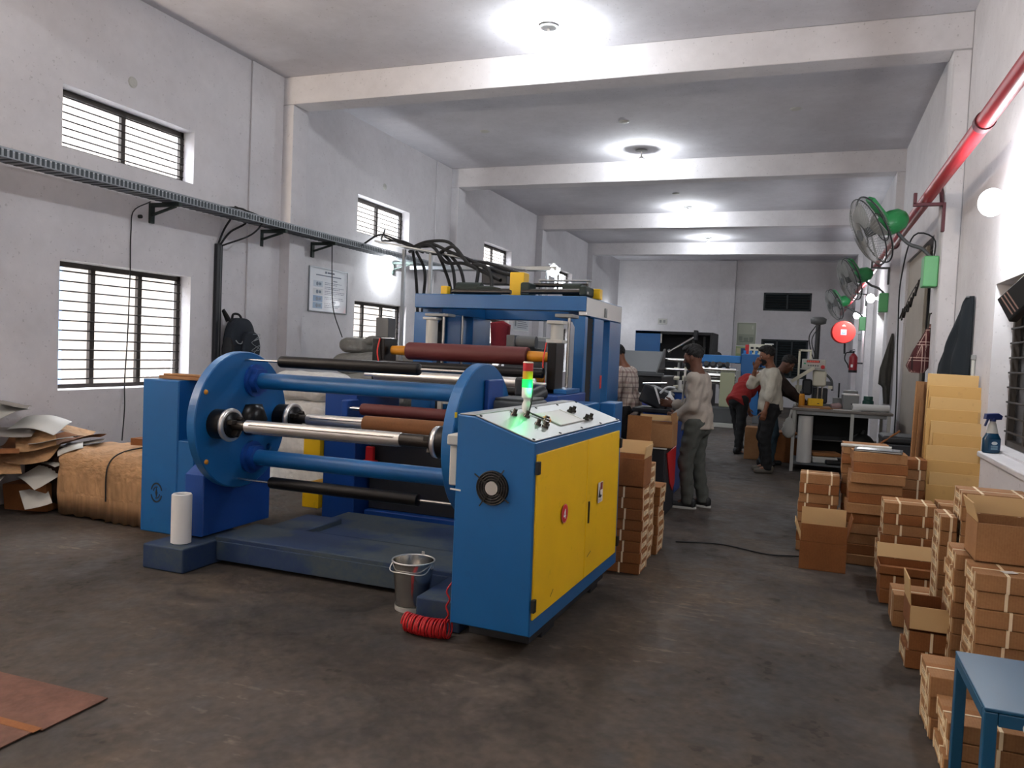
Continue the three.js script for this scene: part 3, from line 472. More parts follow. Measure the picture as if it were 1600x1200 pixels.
// ------------------------------------------------------------------ tall blue press frame
{
  const t = thing('press_frame', 'tall blue portal press frame with black bellows and guide rods on top', 'machine');
  const x0 = -3.69, x1 = -1.93, y1 = 2.068, zA = -7.0, zB = -8.48;
  putEach(t, 'top_beam', M.blue, [box(x0, x1, 1.93, y1, zA - 0.18, zA, 0.008), box(x0, x1, 1.885, y1, zB, zB + 0.18, 0.008), box(x0, x0 + 0.22, 1.885, y1, zB + 0.18, zA - 0.18, 0.008), box(x1 - 0.22, x1, 1.885, y1, zB + 0.18, zA - 0.18, 0.008)]);
  for (const [a, b] of [[x0, x0 + 0.22], [x1 - 0.1, x1]]) putEach(t, 'post', M.blue, [box(a, b, 0, 1.885, zA - 0.1, zA, 0.008), box(a, b, 0, 1.885, -7.70, -7.33, 0.008), box(a, b, 0, 1.885, zB, -7.97, 0.008)]);
  putEach(t, 'gusset', M.blue, [extr([[0, 0], [0.06, 0], [0, -0.1]], 0.1).translate(x0 + 0.22, 1.885, zA - 0.1), extr([[0, 0], [-0.05, 0], [0, -0.1]], 0.1).translate(x1 - 0.1, 1.885, zA - 0.1)]);
  // accordion way covers: a folded strip each side
  for (const xc of [x0 + 0.12, x1 - 0.06]) {
    const w = 0.05, pr = []; for (let y = 0.3; y < 1.86; y += 0.042) { pr.push([-0.108, y], [-0.086, y + 0.021]); }
    const out = pr.slice(); for (let i = pr.length - 1; i >= 0; i--) out.push([-pr[i][0] , pr[i][1]]);
    put(t, 'bellows', M.rubber, extr(out, 2 * w).rotateY(-PI / 2).translate(xc + w, 0, -7.215));
  }
  putEach(t, 'foot_beam', M.blueDeep, [box(x0, x1, 0.0, 0.12, zA - 0.12, zA - 0.005, 0.008), box(x0, x1, 0, 0.12, zB + 0.005, zB + 0.12, 0.008)]);
  // rods, chains and drives lying on the top
  putEach(t, 'drive_rod', M.darkSteel, [cyl([-3.32, 2.10, -7.08], [-2.7, 2.10, -7.08], 0.022), cyl([-2.6, 2.11, -7.12], [-1.95, 2.12, -7.12], 0.026), cyl([-2.55, 2.19, -7.3], [-2.0, 2.19, -7.3], 0.02), cyl([-3.3, 2.14, -7.5], [-2.6, 2.14, -7.5], 0.03)]);
  putEach(t, 'drive_housing', M.bracketIron, [cyl([-3.34, 2.14, -7.25], [-3.08, 2.14, -7.25], 0.065, 0.065, 14), box(-2.62, -2.52, 2.07, 2.2, -7.3, -7.1, 0.02), box(-2.22, -2.02, 2.075, 2.2, -7.35, -7.15, 0.025), box(-2.02, -1.95, 2.075, 2.17, -7.35, -7.05, 0.02), box(-3.08, -2.9, 2.075, 2.16, -7.35, -7.1, 0.015)]);
  putEach(t, 'rail', M.galv, [box(-2.95, -2.6, 2.075, 2.10, -7.6, -7.52, 0.004), box(-2.5, -1.98, 2.23, 2.245, -7.36, -7.28, 0.004), box(-2.5, -2.48, 2.07, 2.24, -7.36, -7.3, 0.003), box(-2.02, -2.0, 2.07, 2.24, -7.36, -7.3, 0.003)]);
  putEach(t, 'stop_block', M.yellow, [box(-2.785, -2.635, 2.07, 2.31, -7.4, -7.25, 0.008), box(-1.985, -1.905, 2.07, 2.17, -7.5, -7.4, 0.008), box(-3.43, -3.36, 2.07, 2.15, -7.12, -7.04, 0.006)]);
  put(t, 'paint_patch', M.white, box(-2.0, -1.926, 1.895, 2.06, zB + 0.02, zA - 0.02, 0.002)).userData.label = 'pale bare side of the top beam';
  put(t, 'sensor', M.grey, box(-1.926, -1.91, 1.91, 2.0, -7.75, -7.68, 0.004));
  const rs = put(t, 'red_tag', M.redBright, box(-1.93, -1.926, 1.2, 1.33, -7.70, -7.64, 0.001)); rs.userData.label = 'small red tag';
  // lead screws and side gear seen between the posts
  putEach(t, 'lead_screw', M.chrome, [cyl([x0 + 0.3, 0.8, -7.5], [x0 + 0.3, 1.88, -7.5], 0.016), cyl([x1 - 0.3, 0.8, -7.5], [x1 - 0.3, 1.88, -7.5], 0.016)]);
  put(t, 'cross_plate', M.greyPale, box(x0 + 0.23, x1 - 0.11, 0.85, 1.15, -7.62, -7.56, 0.006));
}
// grey electrical cabinets seen through the frame
for (const [x0, x1, y1, z, lab] of [[-3.95, -3.72, 1.62, -8.9, 'narrow grey electrical cabinet behind the left legs of the blue press frame'], [-3.35, -2.98, 1.72, -9.3, 'grey-green electrical box with dials behind the middle of the blue press frame']]) {
  const t = thing('electrical_box', lab, 'cabinet', [0, 0, 0]);
  put(t, 'case', M.greyPale, box(x0, x1, 0, y1, z - 0.3, z, 0.01));
  put(t, 'door', M.grey, box(x0 + 0.02, x1 - 0.02, y1 - 0.75, y1 - 0.05, z + 0.0005, z + 0.012, 0.004));
  putEach(t, 'dial', M.black, [0, 1, 2].map((k) => cyl([(x0 + x1) / 2 + (k % 2) * 0.06, y1 - 0.2 - k * 0.14, z + 0.012], [(x0 + x1) / 2 + (k % 2) * 0.06, y1 - 0.2 - k * 0.14, z + 0.03], 0.028)));
}
{ // red jacket hanging behind the frame
  tag(put(scene, 'red_cloth', M.maroonCloth ?? mat('maroonCloth', 0x9c2c38, 0.9, 0, { map: clothMap }), extr([[0, 0], [0.03, -0.42], [0.1, -0.47], [0.2, -0.44], [0.22, -0.02], [0.14, 0.02]], 0.05, 0.015).translate(-3.66, 1.86, -9.02)), 'dark red cloth hanging on the narrow grey cabinet behind the press frame', 'cloth');
}
// ------------------------------------------------------------------ white sacks by the left wall
{
  mat('sack', 0xf4f2ec, 0.8, 0, { map: clothMap, bumpMap: floorBump, bumpScale: 0.02 });
  mat('sackGrey', 0xaaa8a0, 0.85, 0, { map: clothMap, bumpMap: floorBump, bumpScale: 0.02 });
  const sack = (w, h, d, sd, mm) => { // a filled woven sack: pillow with creases
    const g = new THREE.SphereGeometry(1, 40, 28), p = g.attributes.position;
    for (let i = 0; i < p.count; i++) { let x = p.getX(i), y = p.getY(i), z = p.getZ(i); const e = (v, k) => Math.sign(v) * Math.pow(Math.abs(v), k);
      x = e(x, 0.45); z = e(z, 0.45); y = e(y, 0.6); const c = 1 + 0.06 * Math.sin(x * 9 + sd) * Math.sin(z * 7 + sd * 2) + 0.04 * Math.sin(y * 13 + x * 5 + sd); const pin = 1 - 0.22 * Math.pow(Math.abs(x), 5);
      p.setXYZ(i, x * w / 2, y * h / 2 * c * pin, z * d / 2 * (1 + 0.05 * Math.sin(x * 6 + sd))); }
    g.computeVertexNormals(); return g; };
  const S = [[-4.95, 0.17, -7.1, 0.95, 0.34, 0.62, 0, 'lowest white woven sack in the pile behind the blue turret'], [-4.93, 0.48, -7.1, 0.9, 0.32, 0.6, 0.1, 'second white woven sack of the pile behind the blue turret'], [-4.97, 0.78, -7.12, 0.92, 0.32, 0.58, -0.1, 'third white woven sack of the pile behind the blue turret'], [-4.94, 1.07, -7.1, 0.86, 0.3, 0.55, 0.05, 'top white woven sack of the pile behind the blue turret']];
  for (const [x, y, z, w, h, d, r, l] of S) { const s = put(scene, 'white_sack', M.sack, sack(w, h, d, x * 7 + y)); s.position.set(x, y, z); s.rotation.y = r; tag(s, l, 'sack', 'white sacks behind the turret'); }
  const G = [[-5.6, 0.33, -9.3, 1.5, 0.66, 0.9, 'broad grey sack at the bottom of the heap by the left wall'], [-5.5, 0.9, -9.3, 1.45, 0.5, 0.85, 'grey sack in the middle of the heap by the left wall'], [-5.35, 1.27, -9.35, 1.4, 0.32, 0.7, 'flat grey sack on the heap under the framed notice']];
  for (const [x, y, z, w, h, d, l] of G) { const s = put(scene, 'grey_sack', M.sackGrey, sack(w, h, d, x + y)); s.position.set(x, y, z); tag(s, l, 'sack', 'grey sacks by the left wall'); }
  const s = put(scene, 'grey_sack', M.sackGrey, [sack(0.42, 0.2, 0.4, 3), at(sack(0.22, 0.1, 0.26, 5), 0.2, 0.06, 0, 0, 0, 0.5)]); s.position.set(-5.75, 1.52, -9.3); tag(s, 'small crumpled sack with a raised flap on top of the grey heap', 'sack', 'grey sacks by the left wall');
}
// ------------------------------------------------------------------ left wall: cable tray, notice, bag, conduit, paper bale
{
  const t = thing('cable_tray', 'long galvanised cable tray on iron brackets along the left wall', 'cable tray');
  const xa = WX + 0.18, xb = WX + 0.40, y0 = 2.925, z0 = -2.2, z1 = -13.2;
  put(t, 'tray_floor', M.galv, box(xa, xb, y0, y0 + 0.006, z1, z0, 0.002));
  putEach(t, 'tray_lip', M.galv, [box(xb - 0.004, xb, y0 + 0.065, y0 + 0.085, z1, z0, 0.001), box(xa, xa + 0.004, y0, y0 + 0.11, z1, z0, 0.001), box(xb - 0.004, xb, y0, y0 + 0.012, z1, z0, 0.001)]);
  const ribs = []; for (let z = z0; z > z1; z -= 0.048) ribs.push(cb(0.004, 0.06, 0.026, xb - 0.002, y0 + 0.04, z, 0, 0, 0, 0));
  put(t, 'tray_rib', M.trayRib, ribs).userData.kind = 'stuff';
  const un = []; for (let z = z0; z > z1; z -= 0.096) un.push(cb(0.2, 0.004, 0.03, (xa + xb) / 2, y0 - 0.003, z, 0, 0, 0, 0));
  put(t, 'tray_slot', M.trayRib, un).userData.kind = 'stuff';
  for (const z of [-3.6, -6.45, -8.22, -9.32, -11.6]) putEach(t, 'tray_bracket', M.bracketIron, [box(WX + 0.002, WX + 0.03, 2.715, y0 - 0.002, z - 0.03, z + 0.03, 0.003), box(WX + 0.03, xb, y0 - 0.042, y0 - 0.002, z - 0.025, z + 0.025, 0.003), cyl([WX + 0.02, 2.80, z], [xb - 0.06, y0 - 0.04, z], 0.016, 0.016, 6)]);
}
{
  const t = thing('cable_tray', 'short galvanised tray crossing from the left wall over the blue press frame', 'cable tray');
  put(t, 'tray_floor', M.galv, box(-6.24, -3.70, 2.80, 2.806, -11.82, -11.62, 0.001));
  putEach(t, 'tray_lip', M.galv, [box(-6.24, -3.70, 2.80, 2.86, -11.624, -11.62, 0.001), box(-6.24, -3.70, 2.80, 2.86, -11.82, -11.816, 0.001)]);
  put(t, 'support_post', M.galv, [box(-3.9, -3.86, 0, 2.8, -11.74, -11.7, 0.003), box(-3.98, -3.78, 0, 0.01, -11.82, -11.62, 0.002)]);
  put(t, 'lamp_arm', M.galv, box(-3.86, -3.75, 2.90, 2.915, -11.73, -11.71, 0.002));
}
{ // thick cables from the tray and the window to the press frame
  const A = [
    [[-6.35, 3.28, -10.9], [-6.2, 3.15, -10.6], [-5.7, 3.02, -9.9], [-5.1, 2.92, -9.3], [-4.7, 2.78, -9.0]],
    [[-6.35, 3.36, -10.95], [-6.1, 3.2, -10.5], [-5.6, 3.03, -9.8], [-5.0, 2.86, -9.2], [-4.6, 2.72, -8.9]],
    [[-6.3, 3.0, -10.2], [-5.9, 3.12, -10.0], [-5.4, 3.0, -9.6], [-4.9, 2.84, -9.2], [-4.4, 2.8, -8.9]],
    [[-4.9, 2.80, -9.1], [-4.5, 2.84, -8.8], [-4.1, 2.80, -8.6], [-3.8, 2.58, -8.4], [-3.4, 2.5, -8.2], [-2.9, 2.35, -8.0]],
    [[-4.9, 2.76, -9.1], [-4.4, 2.80, -8.7], [-4.05, 2.68, -8.5], [-3.75, 2.58, -8.3], [-3.3, 2.42, -8.0], [-2.85, 2.30, -7.8]],
    [[-4.6, 2.74, -9.0], [-4.3, 2.68, -8.7], [-3.95, 2.72, -8.4], [-3.6, 2.48, -8.1], [-3.2, 2.32, -7.9]],
    [[-4.75, 2.78, -9.0], [-4.55, 2.80, -8.8], [-4.3, 2.74, -8.6], [-4.1, 2.56, -8.5], [-3.7, 2.5, -8.2], [-3.1, 2.28, -7.8]],
    [[-4.85, 2.76, -9.1], [-4.75, 2.5, -9.0], [-4.68, 2.1, -8.95], [-4.66, 1.6, -8.95]],
    [[-4.8, 2.76, -9.1], [-4.62, 2.5, -9.0], [-4.6, 2.1, -8.95], [-4.62, 1.6, -8.95]],
    [[-4.4, 2.72, -8.9], [-4.2, 2.5, -8.7], [-4.05, 2.2, -8.6], [-4.05, 1.7, -8.55]],
    [[-4.3, 2.72, -8.8], [-4.05, 2.52, -8.6], [-3.95, 2.2, -8.5], [-3.95, 1.7, -8.5]],
    [[-4.2, 2.70, -8.8], [-3.95, 2.5, -8.6], [-3.84, 2.3, -8.5], [-3.8, 1.9, -8.52], [-3.8, 1.5, -8.52]],
    [[-3.6, 2.5, -8.2], [-3.45, 2.4, -8.0], [-3.42, 2.25, -7.9], [-3.40, 2.08, -7.8]],
    [[-3.55, 2.48, -8.1], [-3.3, 2.42, -7.9], [-3.2, 2.25, -7.8], [-3.18, 2.1, -7.7]]];
  const CL = ['lowest thin black cable running down from the second upper window', 'upper thin black cable running down from the second upper window', 'thin black cable joining the window cables from the wall tray', 'highest looping black cable arching from the tray onto the press frame', 'second looping black cable just under the highest arch above the press', 'short flat black cable along the tray above the press frame', 'black cable curving low behind the two big loops above the press', 'leftmost black cable dropping from the cable rack', 'black cable dropping just right of the leftmost one at the rack', 'black cable dropping at the middle of the cable rack', 'black cable dropping right of the rack middle', 'rightmost black cable dropping beside the left post of the press frame', 'short black cable ending at the first rod on the press top', 'short black cable ending near the yellow block on the press top'];
  A.forEach((p, i) => tag(put(scene, 'power_cable', M.rubber, tube(p, i < 3 ? 0.014 : 0.02, 48, 7)), CL[i], 'cable', i < 3 ? 'cables from the upper window' : i > 6 && i < 12 ? 'cables dropping beside the press frame' : 'looped cables over the press frame'));
  const hang = thing('cable_rack', 'grey cable platform above the left end of the press frame', 'rack');
  put(hang, 'rack_floor', M.galv, cb(1.9, 0.02, 0.22, -4.15, 2.66, -8.75, 0, 0.18, -0.16));
  putEach(hang, 'rack_post', M.galv, [box(-4.92, -4.88, 0, 2.77, -8.98, -8.94, 0.003), box(-4.48, -4.44, 0, 2.70, -8.86, -8.82, 0.003)]);
  put(hang, 'rack_box', M.plasticDark, box(-3.62, -3.3, 2.3, 2.5, -8.7, -8.5, 0.01));
}
{ // framed notice
  const t = thing('notice_board', 'framed white notice with small print on the left wall under the cable tray', 'sign', [WX + 0.002, 2.285, -9.75], PI / 2);
  put(t, 'frame', M.galv, [box(-0.47, 0.47, 0.30, 0.315, 0, 0.02, 0.002), box(-0.47, 0.47, -0.315, -0.30, 0, 0.02, 0.002), box(-0.485, -0.47, -0.315, 0.315, 0, 0.02, 0.002), box(0.47, 0.485, -0.315, 0.315, 0, 0.02, 0.002)]);
  const tx = canvasTex(768, 512, (c, w, h) => {
    c.fillStyle = '#dfe4ea'; c.fillRect(0, 0, w, h); c.fillStyle = '#39455e'; c.font = 'bold 40px sans-serif'; c.textAlign = 'center';
    c.fillRect(300, 26, 34, 26); c.fillRect(346, 30, 150, 18); c.fillStyle = '#4a566c'; c.fillRect(120, 74, 520, 12); c.fillRect(470, 126, 90, 12);
    const row = (y, x0, x1) => { let x = x0; while (x < x1) { const l = 14 + ((x * 7 + y * 3) % 34); c.fillRect(x, y, Math.min(l, x1 - x), 7); x += l + 7; } };
    c.fillStyle = '#57637a'; for (const [y, b] of [[158, 660], [178, 560], [212, 700], [232, 620], [262, 720], [282, 700], [302, 540], [336, 690], [356, 700]]) row(y, 300, b); c.fillRect(450, 386, 90, 12); row(412, 300, 520); row(434, 300, 640); row(456, 300, 590);
    for (const [y, k] of [[150, '#b9c6d4'], [245, '#c8d0d4'], [330, '#6f93b8'], [410, '#7da0bf']]) { c.fillStyle = k; c.fillRect(70, y, 190, 74); c.fillStyle = '#54687d'; c.beginPath(); c.arc(150, y + 38, 24, 0, 7); c.fill(); c.fillRect(180, y + 20, 50, 34); } });
  put(t, 'notice_sheet', new THREE.MeshPhysicalMaterial({ map: tx, roughness: 0.25, clearcoat: 0.4 }), new THREE.PlaneGeometry(0.94, 0.60).translate(0, 0, 0.012), true);
  put(t, 'backing', M.white, box(-0.47, 0.47, -0.3, 0.3, 0.002, 0.010, 0.001));
}
tag(put(scene, 'wall_cable', M.black, [tube([[WX + 0.1, 2.92, -6.35], [WX + 0.03, 2.8, -6.2], [WX + 0.012, 2.6, -6.19], [WX + 0.012, 2.25, -6.19], [WX + 0.01, 2.1, -6.19], [WX + 0.015, 1.5, -6.17], [WX + 0.01, 1.02, -6.15], [WX + 0.05, 0.8, -6.12], [WX + 0.1, 0.46, -6.05]], 0.006, 70, 6)]), 'thin black cable falling from the tray across the nearest low window', 'cable');
tag(put(scene, 'cable_clip', M.black, cyl([WX, 2.76, -6.3], [WX + 0.03, 2.76, -6.3], 0.02)), 'small black cable clip on the wall beside the first tray bracket', 'clip');
tag(put(scene, 'wall_cable', M.black, tube([[WX + 0.28, 2.9, -9.4], [WX + 0.32, 2.5, -9.36], [WX + 0.4, 2.0, -9.3], [WX + 0.62, 1.62, -9.2]], 0.008, 40, 6)), 'black cable hanging from the tray bracket past the framed notice', 'cable');
{
  const t = thing('conduit', 'dark vertical conduit with cables looping up to the tray', 'pipe');
  put(t, 'pipe', M.plasticDark, [box(WX + 0.002, WX + 0.05, 0.3, 2.64, -7.50, -7.405, 0.008)]);
  put(t, 'pipe_strip', M.greyDark, box(WX + 0.05, WX + 0.054, 0.3, 2.63, -7.47, -7.455, 0.001));
  putEach(t, 'cable_tail', M.rubber, [tube([[WX + 0.03, 2.62, -7.46], [WX + 0.06, 2.8, -7.6], [WX + 0.15, 2.95, -7.78], [WX + 0.2, 3.06, -7.7], [WX + 0.2, 3.04, -7.3]], 0.012, 30, 6), tube([[WX + 0.03, 2.62, -7.43], [WX + 0.06, 2.82, -7.5], [WX + 0.14, 3.0, -7.56]], 0.012, 24, 6), tube([[WX + 0.04, 2.62, -7.48], [WX + 0.34, 2.8, -7.68], [WX + 0.36, 2.98, -7.8], [WX + 0.2, 3.08, -7.5]], 0.010, 30, 6)]);
}
{ // backpack on a wall hook
  const t = thing('backpack', 'dark navy backpack with grey elastic laces hanging on the left wall beside the conduit', 'bag', [WX + 0.02, 1.52, -7.72], PI / 2);
  mat('bagNavy', 0x1b2430, 0.85, 0, { map: clothMap }); mat('bagBlack', 0x101216, 0.8); mat('bagGrey', 0x8e949a, 0.6);
  const blob = (w, h, d, k = 0.55) => { const g = new THREE.SphereGeometry(1, 32, 24), p = g.attributes.position; for (let i = 0; i < p.count; i++) { const e = (v) => Math.sign(v) * Math.pow(Math.abs(v), k); let y = e(p.getY(i)); p.setXYZ(i, e(p.getX(i)) * w / 2 * (1 - 0.18 * Math.max(0, y)), y * h / 2, e(p.getZ(i)) * d / 2 * (1 - 0.3 * Math.max(0, y))); } g.computeVertexNormals(); return g; };
  put(t, 'body', M.bagNavy, blob(0.44, 0.54, 0.22).translate(0, 0, 0.12));
  put(t, 'front_pocket', M.bagNavy, blob(0.3, 0.34, 0.12).translate(0.05, -0.06, 0.235));
  putEach(t, 'side_pocket', M.bagBlack, [blob(0.07, 0.26, 0.16).translate(-0.21, -0.1, 0.13), blob(0.07, 0.3, 0.16).translate(0.21, -0.05, 0.13)]);
  put(t, 'grab_handle', M.bagBlack, tube([[-0.06, 0.25, 0.05], [-0.04, 0.31, 0.05], [0.05, 0.31, 0.06], [0.09, 0.24, 0.08]], 0.014, 20, 8));
  put(t, 'shoulder_strap', M.bagBlack, [tube([[-0.14, 0.22, 0.05], [-0.2, 0.36, 0.03], [-0.13, 0.1, 0.16], [-0.18, -0.08, 0.2]], 0.018, 24, 6)]);
  put(t, 'strap_loop', M.bagGrey, tube([[-0.19, 0.0, 0.225], [-0.16, -0.035, 0.24], [-0.11, -0.035, 0.24], [-0.08, 0.0, 0.235]], 0.006, 20, 6));
  const lace = [[-0.01, 0.10], [0.12, 0.1], [0.0, 0.02], [0.13, 0.06], [-0.03, 0.0], [0.12, -0.08], [-0.03, -0.1], [0.12, -0.03], [-0.02, -0.17], [0.08, -0.17]];
  put(t, 'lace', M.bagGrey, tube(lace.map(([x, y]) => [x + 0.03, y - 0.02, 0.304 - 0.5 * (x - 0.05) ** 2 - 0.15 * y * y]), 0.0035, 90, 5));
}
{ // bale of scrap wrapped in kraft paper
  const t = thing('paper_bale', 'long bale wrapped in brown kraft paper lying along the left wall, open at one end', 'bale', [0, 0, 0]);
  const prof = []; const n = 40; for (let i = 0; i <= n; i++) { const a = -0.15 + i / n * (PI + 0.35); const c = Math.cos(a), s = Math.sin(a), e = (v, k) => Math.sign(v) * Math.pow(Math.abs(v), k); prof.push([e(c, 0.55) * 0.42, Math.max(-0.27, e(s, 0.5) * 0.27)]); }
  prof.push([-0.42, -0.27], [0.42, -0.27]);
  const ring = (u) => prof.map(([z, y], i) => [z * (1 + 0.015 * Math.sin(u * 9 + i)), y * (1 + 0.03 * Math.sin(u * 5.1 + i * 0.7))]);
  const shell = (x0, x1, k, off) => { const pos = [], uvs = [], idx = [], m = prof.length, S = 26; for (let s = 0; s <= S; s++) { const x = x0 + (x1 - x0) * s / S; ring(s * 0.35 + off).forEach(([z, y], i) => pos.push(x + 0.02 * Math.sin(i * 0.5 + off) * (s === 0 ? 1 : 0), 0.29 + y * k, -5.22 + z * k)); for (let i = 0; i < m; i++) uvs.push(x, Math.min(i, m - 1 - i) * 0.045); } for (let s = 0; s < S; s++) for (let i = 0; i < m; i++) { const a = s * m + i, b = s * m + (i + 1) % m, c = a + m, d = b + m; idx.push(a, c, b, b, c, d); } const g = new THREE.BufferGeometry(); g.setAttribute('position', new THREE.Float32BufferAttribute(pos, 3)); g.setAttribute('uv', new THREE.Float32BufferAttribute(uvs, 2)); g.setIndex(idx); g.computeVertexNormals(); return g; };
  mat('kraft2', 0xc9a076, 0.85, 0, { map: blotchMap, bumpMap: floorBump, bumpScale: 0.025, side: THREE.DoubleSide });
  put(t, 'wrapper', M.kraft2, shell(-5.83, -4.62, 1, 0), true);
  put(t, 'wrapper_overlap', M.kraft2, shell(-5.26, -4.55, 1.03, 2), true);
  put(t, 'twine', M.black, tube(prof.slice(0, 34).filter((_, i) => i % 3 === 0).map(([z, y]) => [-5.28 + 0.05 * z, 0.29 + y * 1.06, -5.22 + z * 1.06]), 0.006, 60, 6));
  put(t, 'fill', M.cardDark, shell(-5.74, -4.7, 0.9, 1), true); put(t, 'loose_core', mat('scrapDark', 0x4a3626, 0.95, 0, { map: cardMap }), shell(-6.3, -5.75, 0.8, 3), true);
}
tag(put(scene, 'wood_block', M.cardDark, cb(0.27, 0.06, 0.12, -5.3, 0.618, -5.25, 0, 0.1)), 'small dark brown block lying on top of the kraft paper bale', 'block');
{ // loose sheets spilling from the open end
  const P = [M.greyPale, M.kraft2, M.cardDark, M.greyPale, M.scrapGrey ?? mat('scrapGrey', 0x8f8a84, 0.9)];
  const sheets = [[-6.05, 0.60, -4.95, 0.34, 0.26], [-5.88, 0.52, -4.98, 0.26, 0.2], [-6.2, 0.63, -4.9, 0.4, 0.3], [-6.33, 0.66, -4.75, 0.36, 0.3], [-6.36, 0.86, -4.72, 0.26, 0.3], [-6.12, 0.50, -4.8, 0.36, 0.28], [-5.9, 0.58, -5.1, 0.3, 0.24], [-6.28, 0.50, -4.62, 0.36, 0.3], [-6.05, 0.30, -4.82, 0.26, 0.24], [-6.02, 0.14, -4.76, 0.24, 0.2], [-6.25, 0.42, -4.6, 0.34, 0.3], [-6.27, 0.34, -4.45, 0.36, 0.34], [-6.3, 0.58, -4.9, 0.36, 0.36], [-5.98, 0.40, -4.95, 0.24, 0.2], [-6.22, 0.72, -4.95, 0.4, 0.28], [-6.12, 0.67, -5.1, 0.44, 0.3], [-6.36, 0.90, -4.82, 0.22, 0.3], [-6.1, 0.60, -5.2, 0.5, 0.36]];
  sheets.forEach(([x, y, z, w, d], i) => {
    const g = new THREE.PlaneGeometry(w, d, 6, 5).rotateX(-PI / 2), p = g.attributes.position; for (let k = 0; k < p.count; k++) p.setY(k, 0.03 * Math.sin(p.getX(k) * 9 + i) + 0.02 * Math.sin(p.getZ(k) * 11 + i * 2)); g.computeVertexNormals();
    const top = g.clone().translate(0, 0.002, 0); const m = put(scene, 'scrap_sheet', P[(i * 3 + (i < 4 ? 0 : 1)) % 5].clone(), [g, top]); m.material.side = THREE.DoubleSide;
    m.position.set(x, y, z); m.rotation.set(rr(0.0, 0.4), rr(-0.8, 0.8), rr(-0.3, 0.1)); tag(m, ['pale', 'tan', 'brown', 'whitish', 'grey'][(i * 3 + (i < 4 ? 0 : 1)) % 5] + ' scrap sheet ' + ['lying flat in front', 'at the mouth', 'behind', 'at the top', 'highest, by the wall', 'low down', 'tucked under the wrapper', 'curled over the edge'][i % 8] + (i < 8 ? ' of the scrap heap beside the kraft bale' : ' of the lower scrap pile by the kraft bale'), 'scrap paper', 'scrap sheets at the left wall'); });
  for (const [x, y, z, w, h, d, l] of [[-6.22, 0.12, -4.98, 0.42, 0.24, 0.4, 'bent carton piece at the foot of the scrap heap'], [-6.2, 0.36, -5.25, 0.5, 0.2, 0.5, 'flattened brown carton inside the scrap heap'], [-6.42, 0.2, -4.25, 0.2, 0.4, 0.5, 'brown carton leaning on the wall at the near end of the scrap heap']]) tag(put(scene, 'scrap_carton', M.cardDark, cb(w, h, d, x, y, z, 0.05, 0.2, 0.06, 0.01)), l, 'carton');
}
{ // flat carton on the floor, front corner
  const t = thing('flat_carton', 'flattened reddish brown carton lying on the floor in the near corner', 'cardboard', [-3.12, 0.004, -2.08], 0.02);
  mat('cardRed', 0x785549, 0.9, 0, { map: blotchMap, bumpMap: floorBump, bumpScale: 0.01 });
  put(t, 'board', M.cardRed, [box(-0.46, 0.44, 0, 0.005, -0.385, -0.075, 0.001), box(-0.46, 0.42, 0, 0.005, 0.075 - 0.13, 0.42, 0.001)]);
  const tp = put(t, 'tape', M.cardDark, box(-0.46, 0.43, 0.005, 0.0062, -0.085, -0.045, 0)); tp.userData.label = 'strip of brown tape';
}
// ------------------------------------------------------------------ right wall: fire pipe, fans, hose reel, coats
{
  const t = thing('fire_pipe', 'long red fire water pipe running along the right wall on hooked brackets', 'pipe');
  put(t, 'pipe', M.pipeRed, cyl([1.005, 3.17, -2.0], [0.93, 3.17, -27.8], 0.055, 0.055, 24));
  for (const z of [-8.45, -13.85, -19.0, -24.0]) putEach(t, 'pipe_bracket', z > -10 ? M.pipeBracket : M.greyDark, [box(QX - 0.03, QX - 0.002, 2.84, 3.11, z - 0.03, z + 0.03, 0.004), box(0.86, QX - 0.002, 3.085, 3.115, z - 0.025, z + 0.025, 0.003), box(0.86, 0.89, 3.1, 3.21, z - 0.025, z + 0.025, 0.003)]);
  putEach(t, 'pipe_brace', M.pipeBracket, [cyl([1.11, 3.1, -8.45], [1.12, 3.3, -8.7], 0.02, 0.02, 6)]);
  putEach(t, 'coupling', M.pipeBracket, [-5.9, -11.6].map((z) => cyl([0.993, 3.17, z], [0.993, 3.17, z - 0.09], 0.064, 0.064, 24)));
}
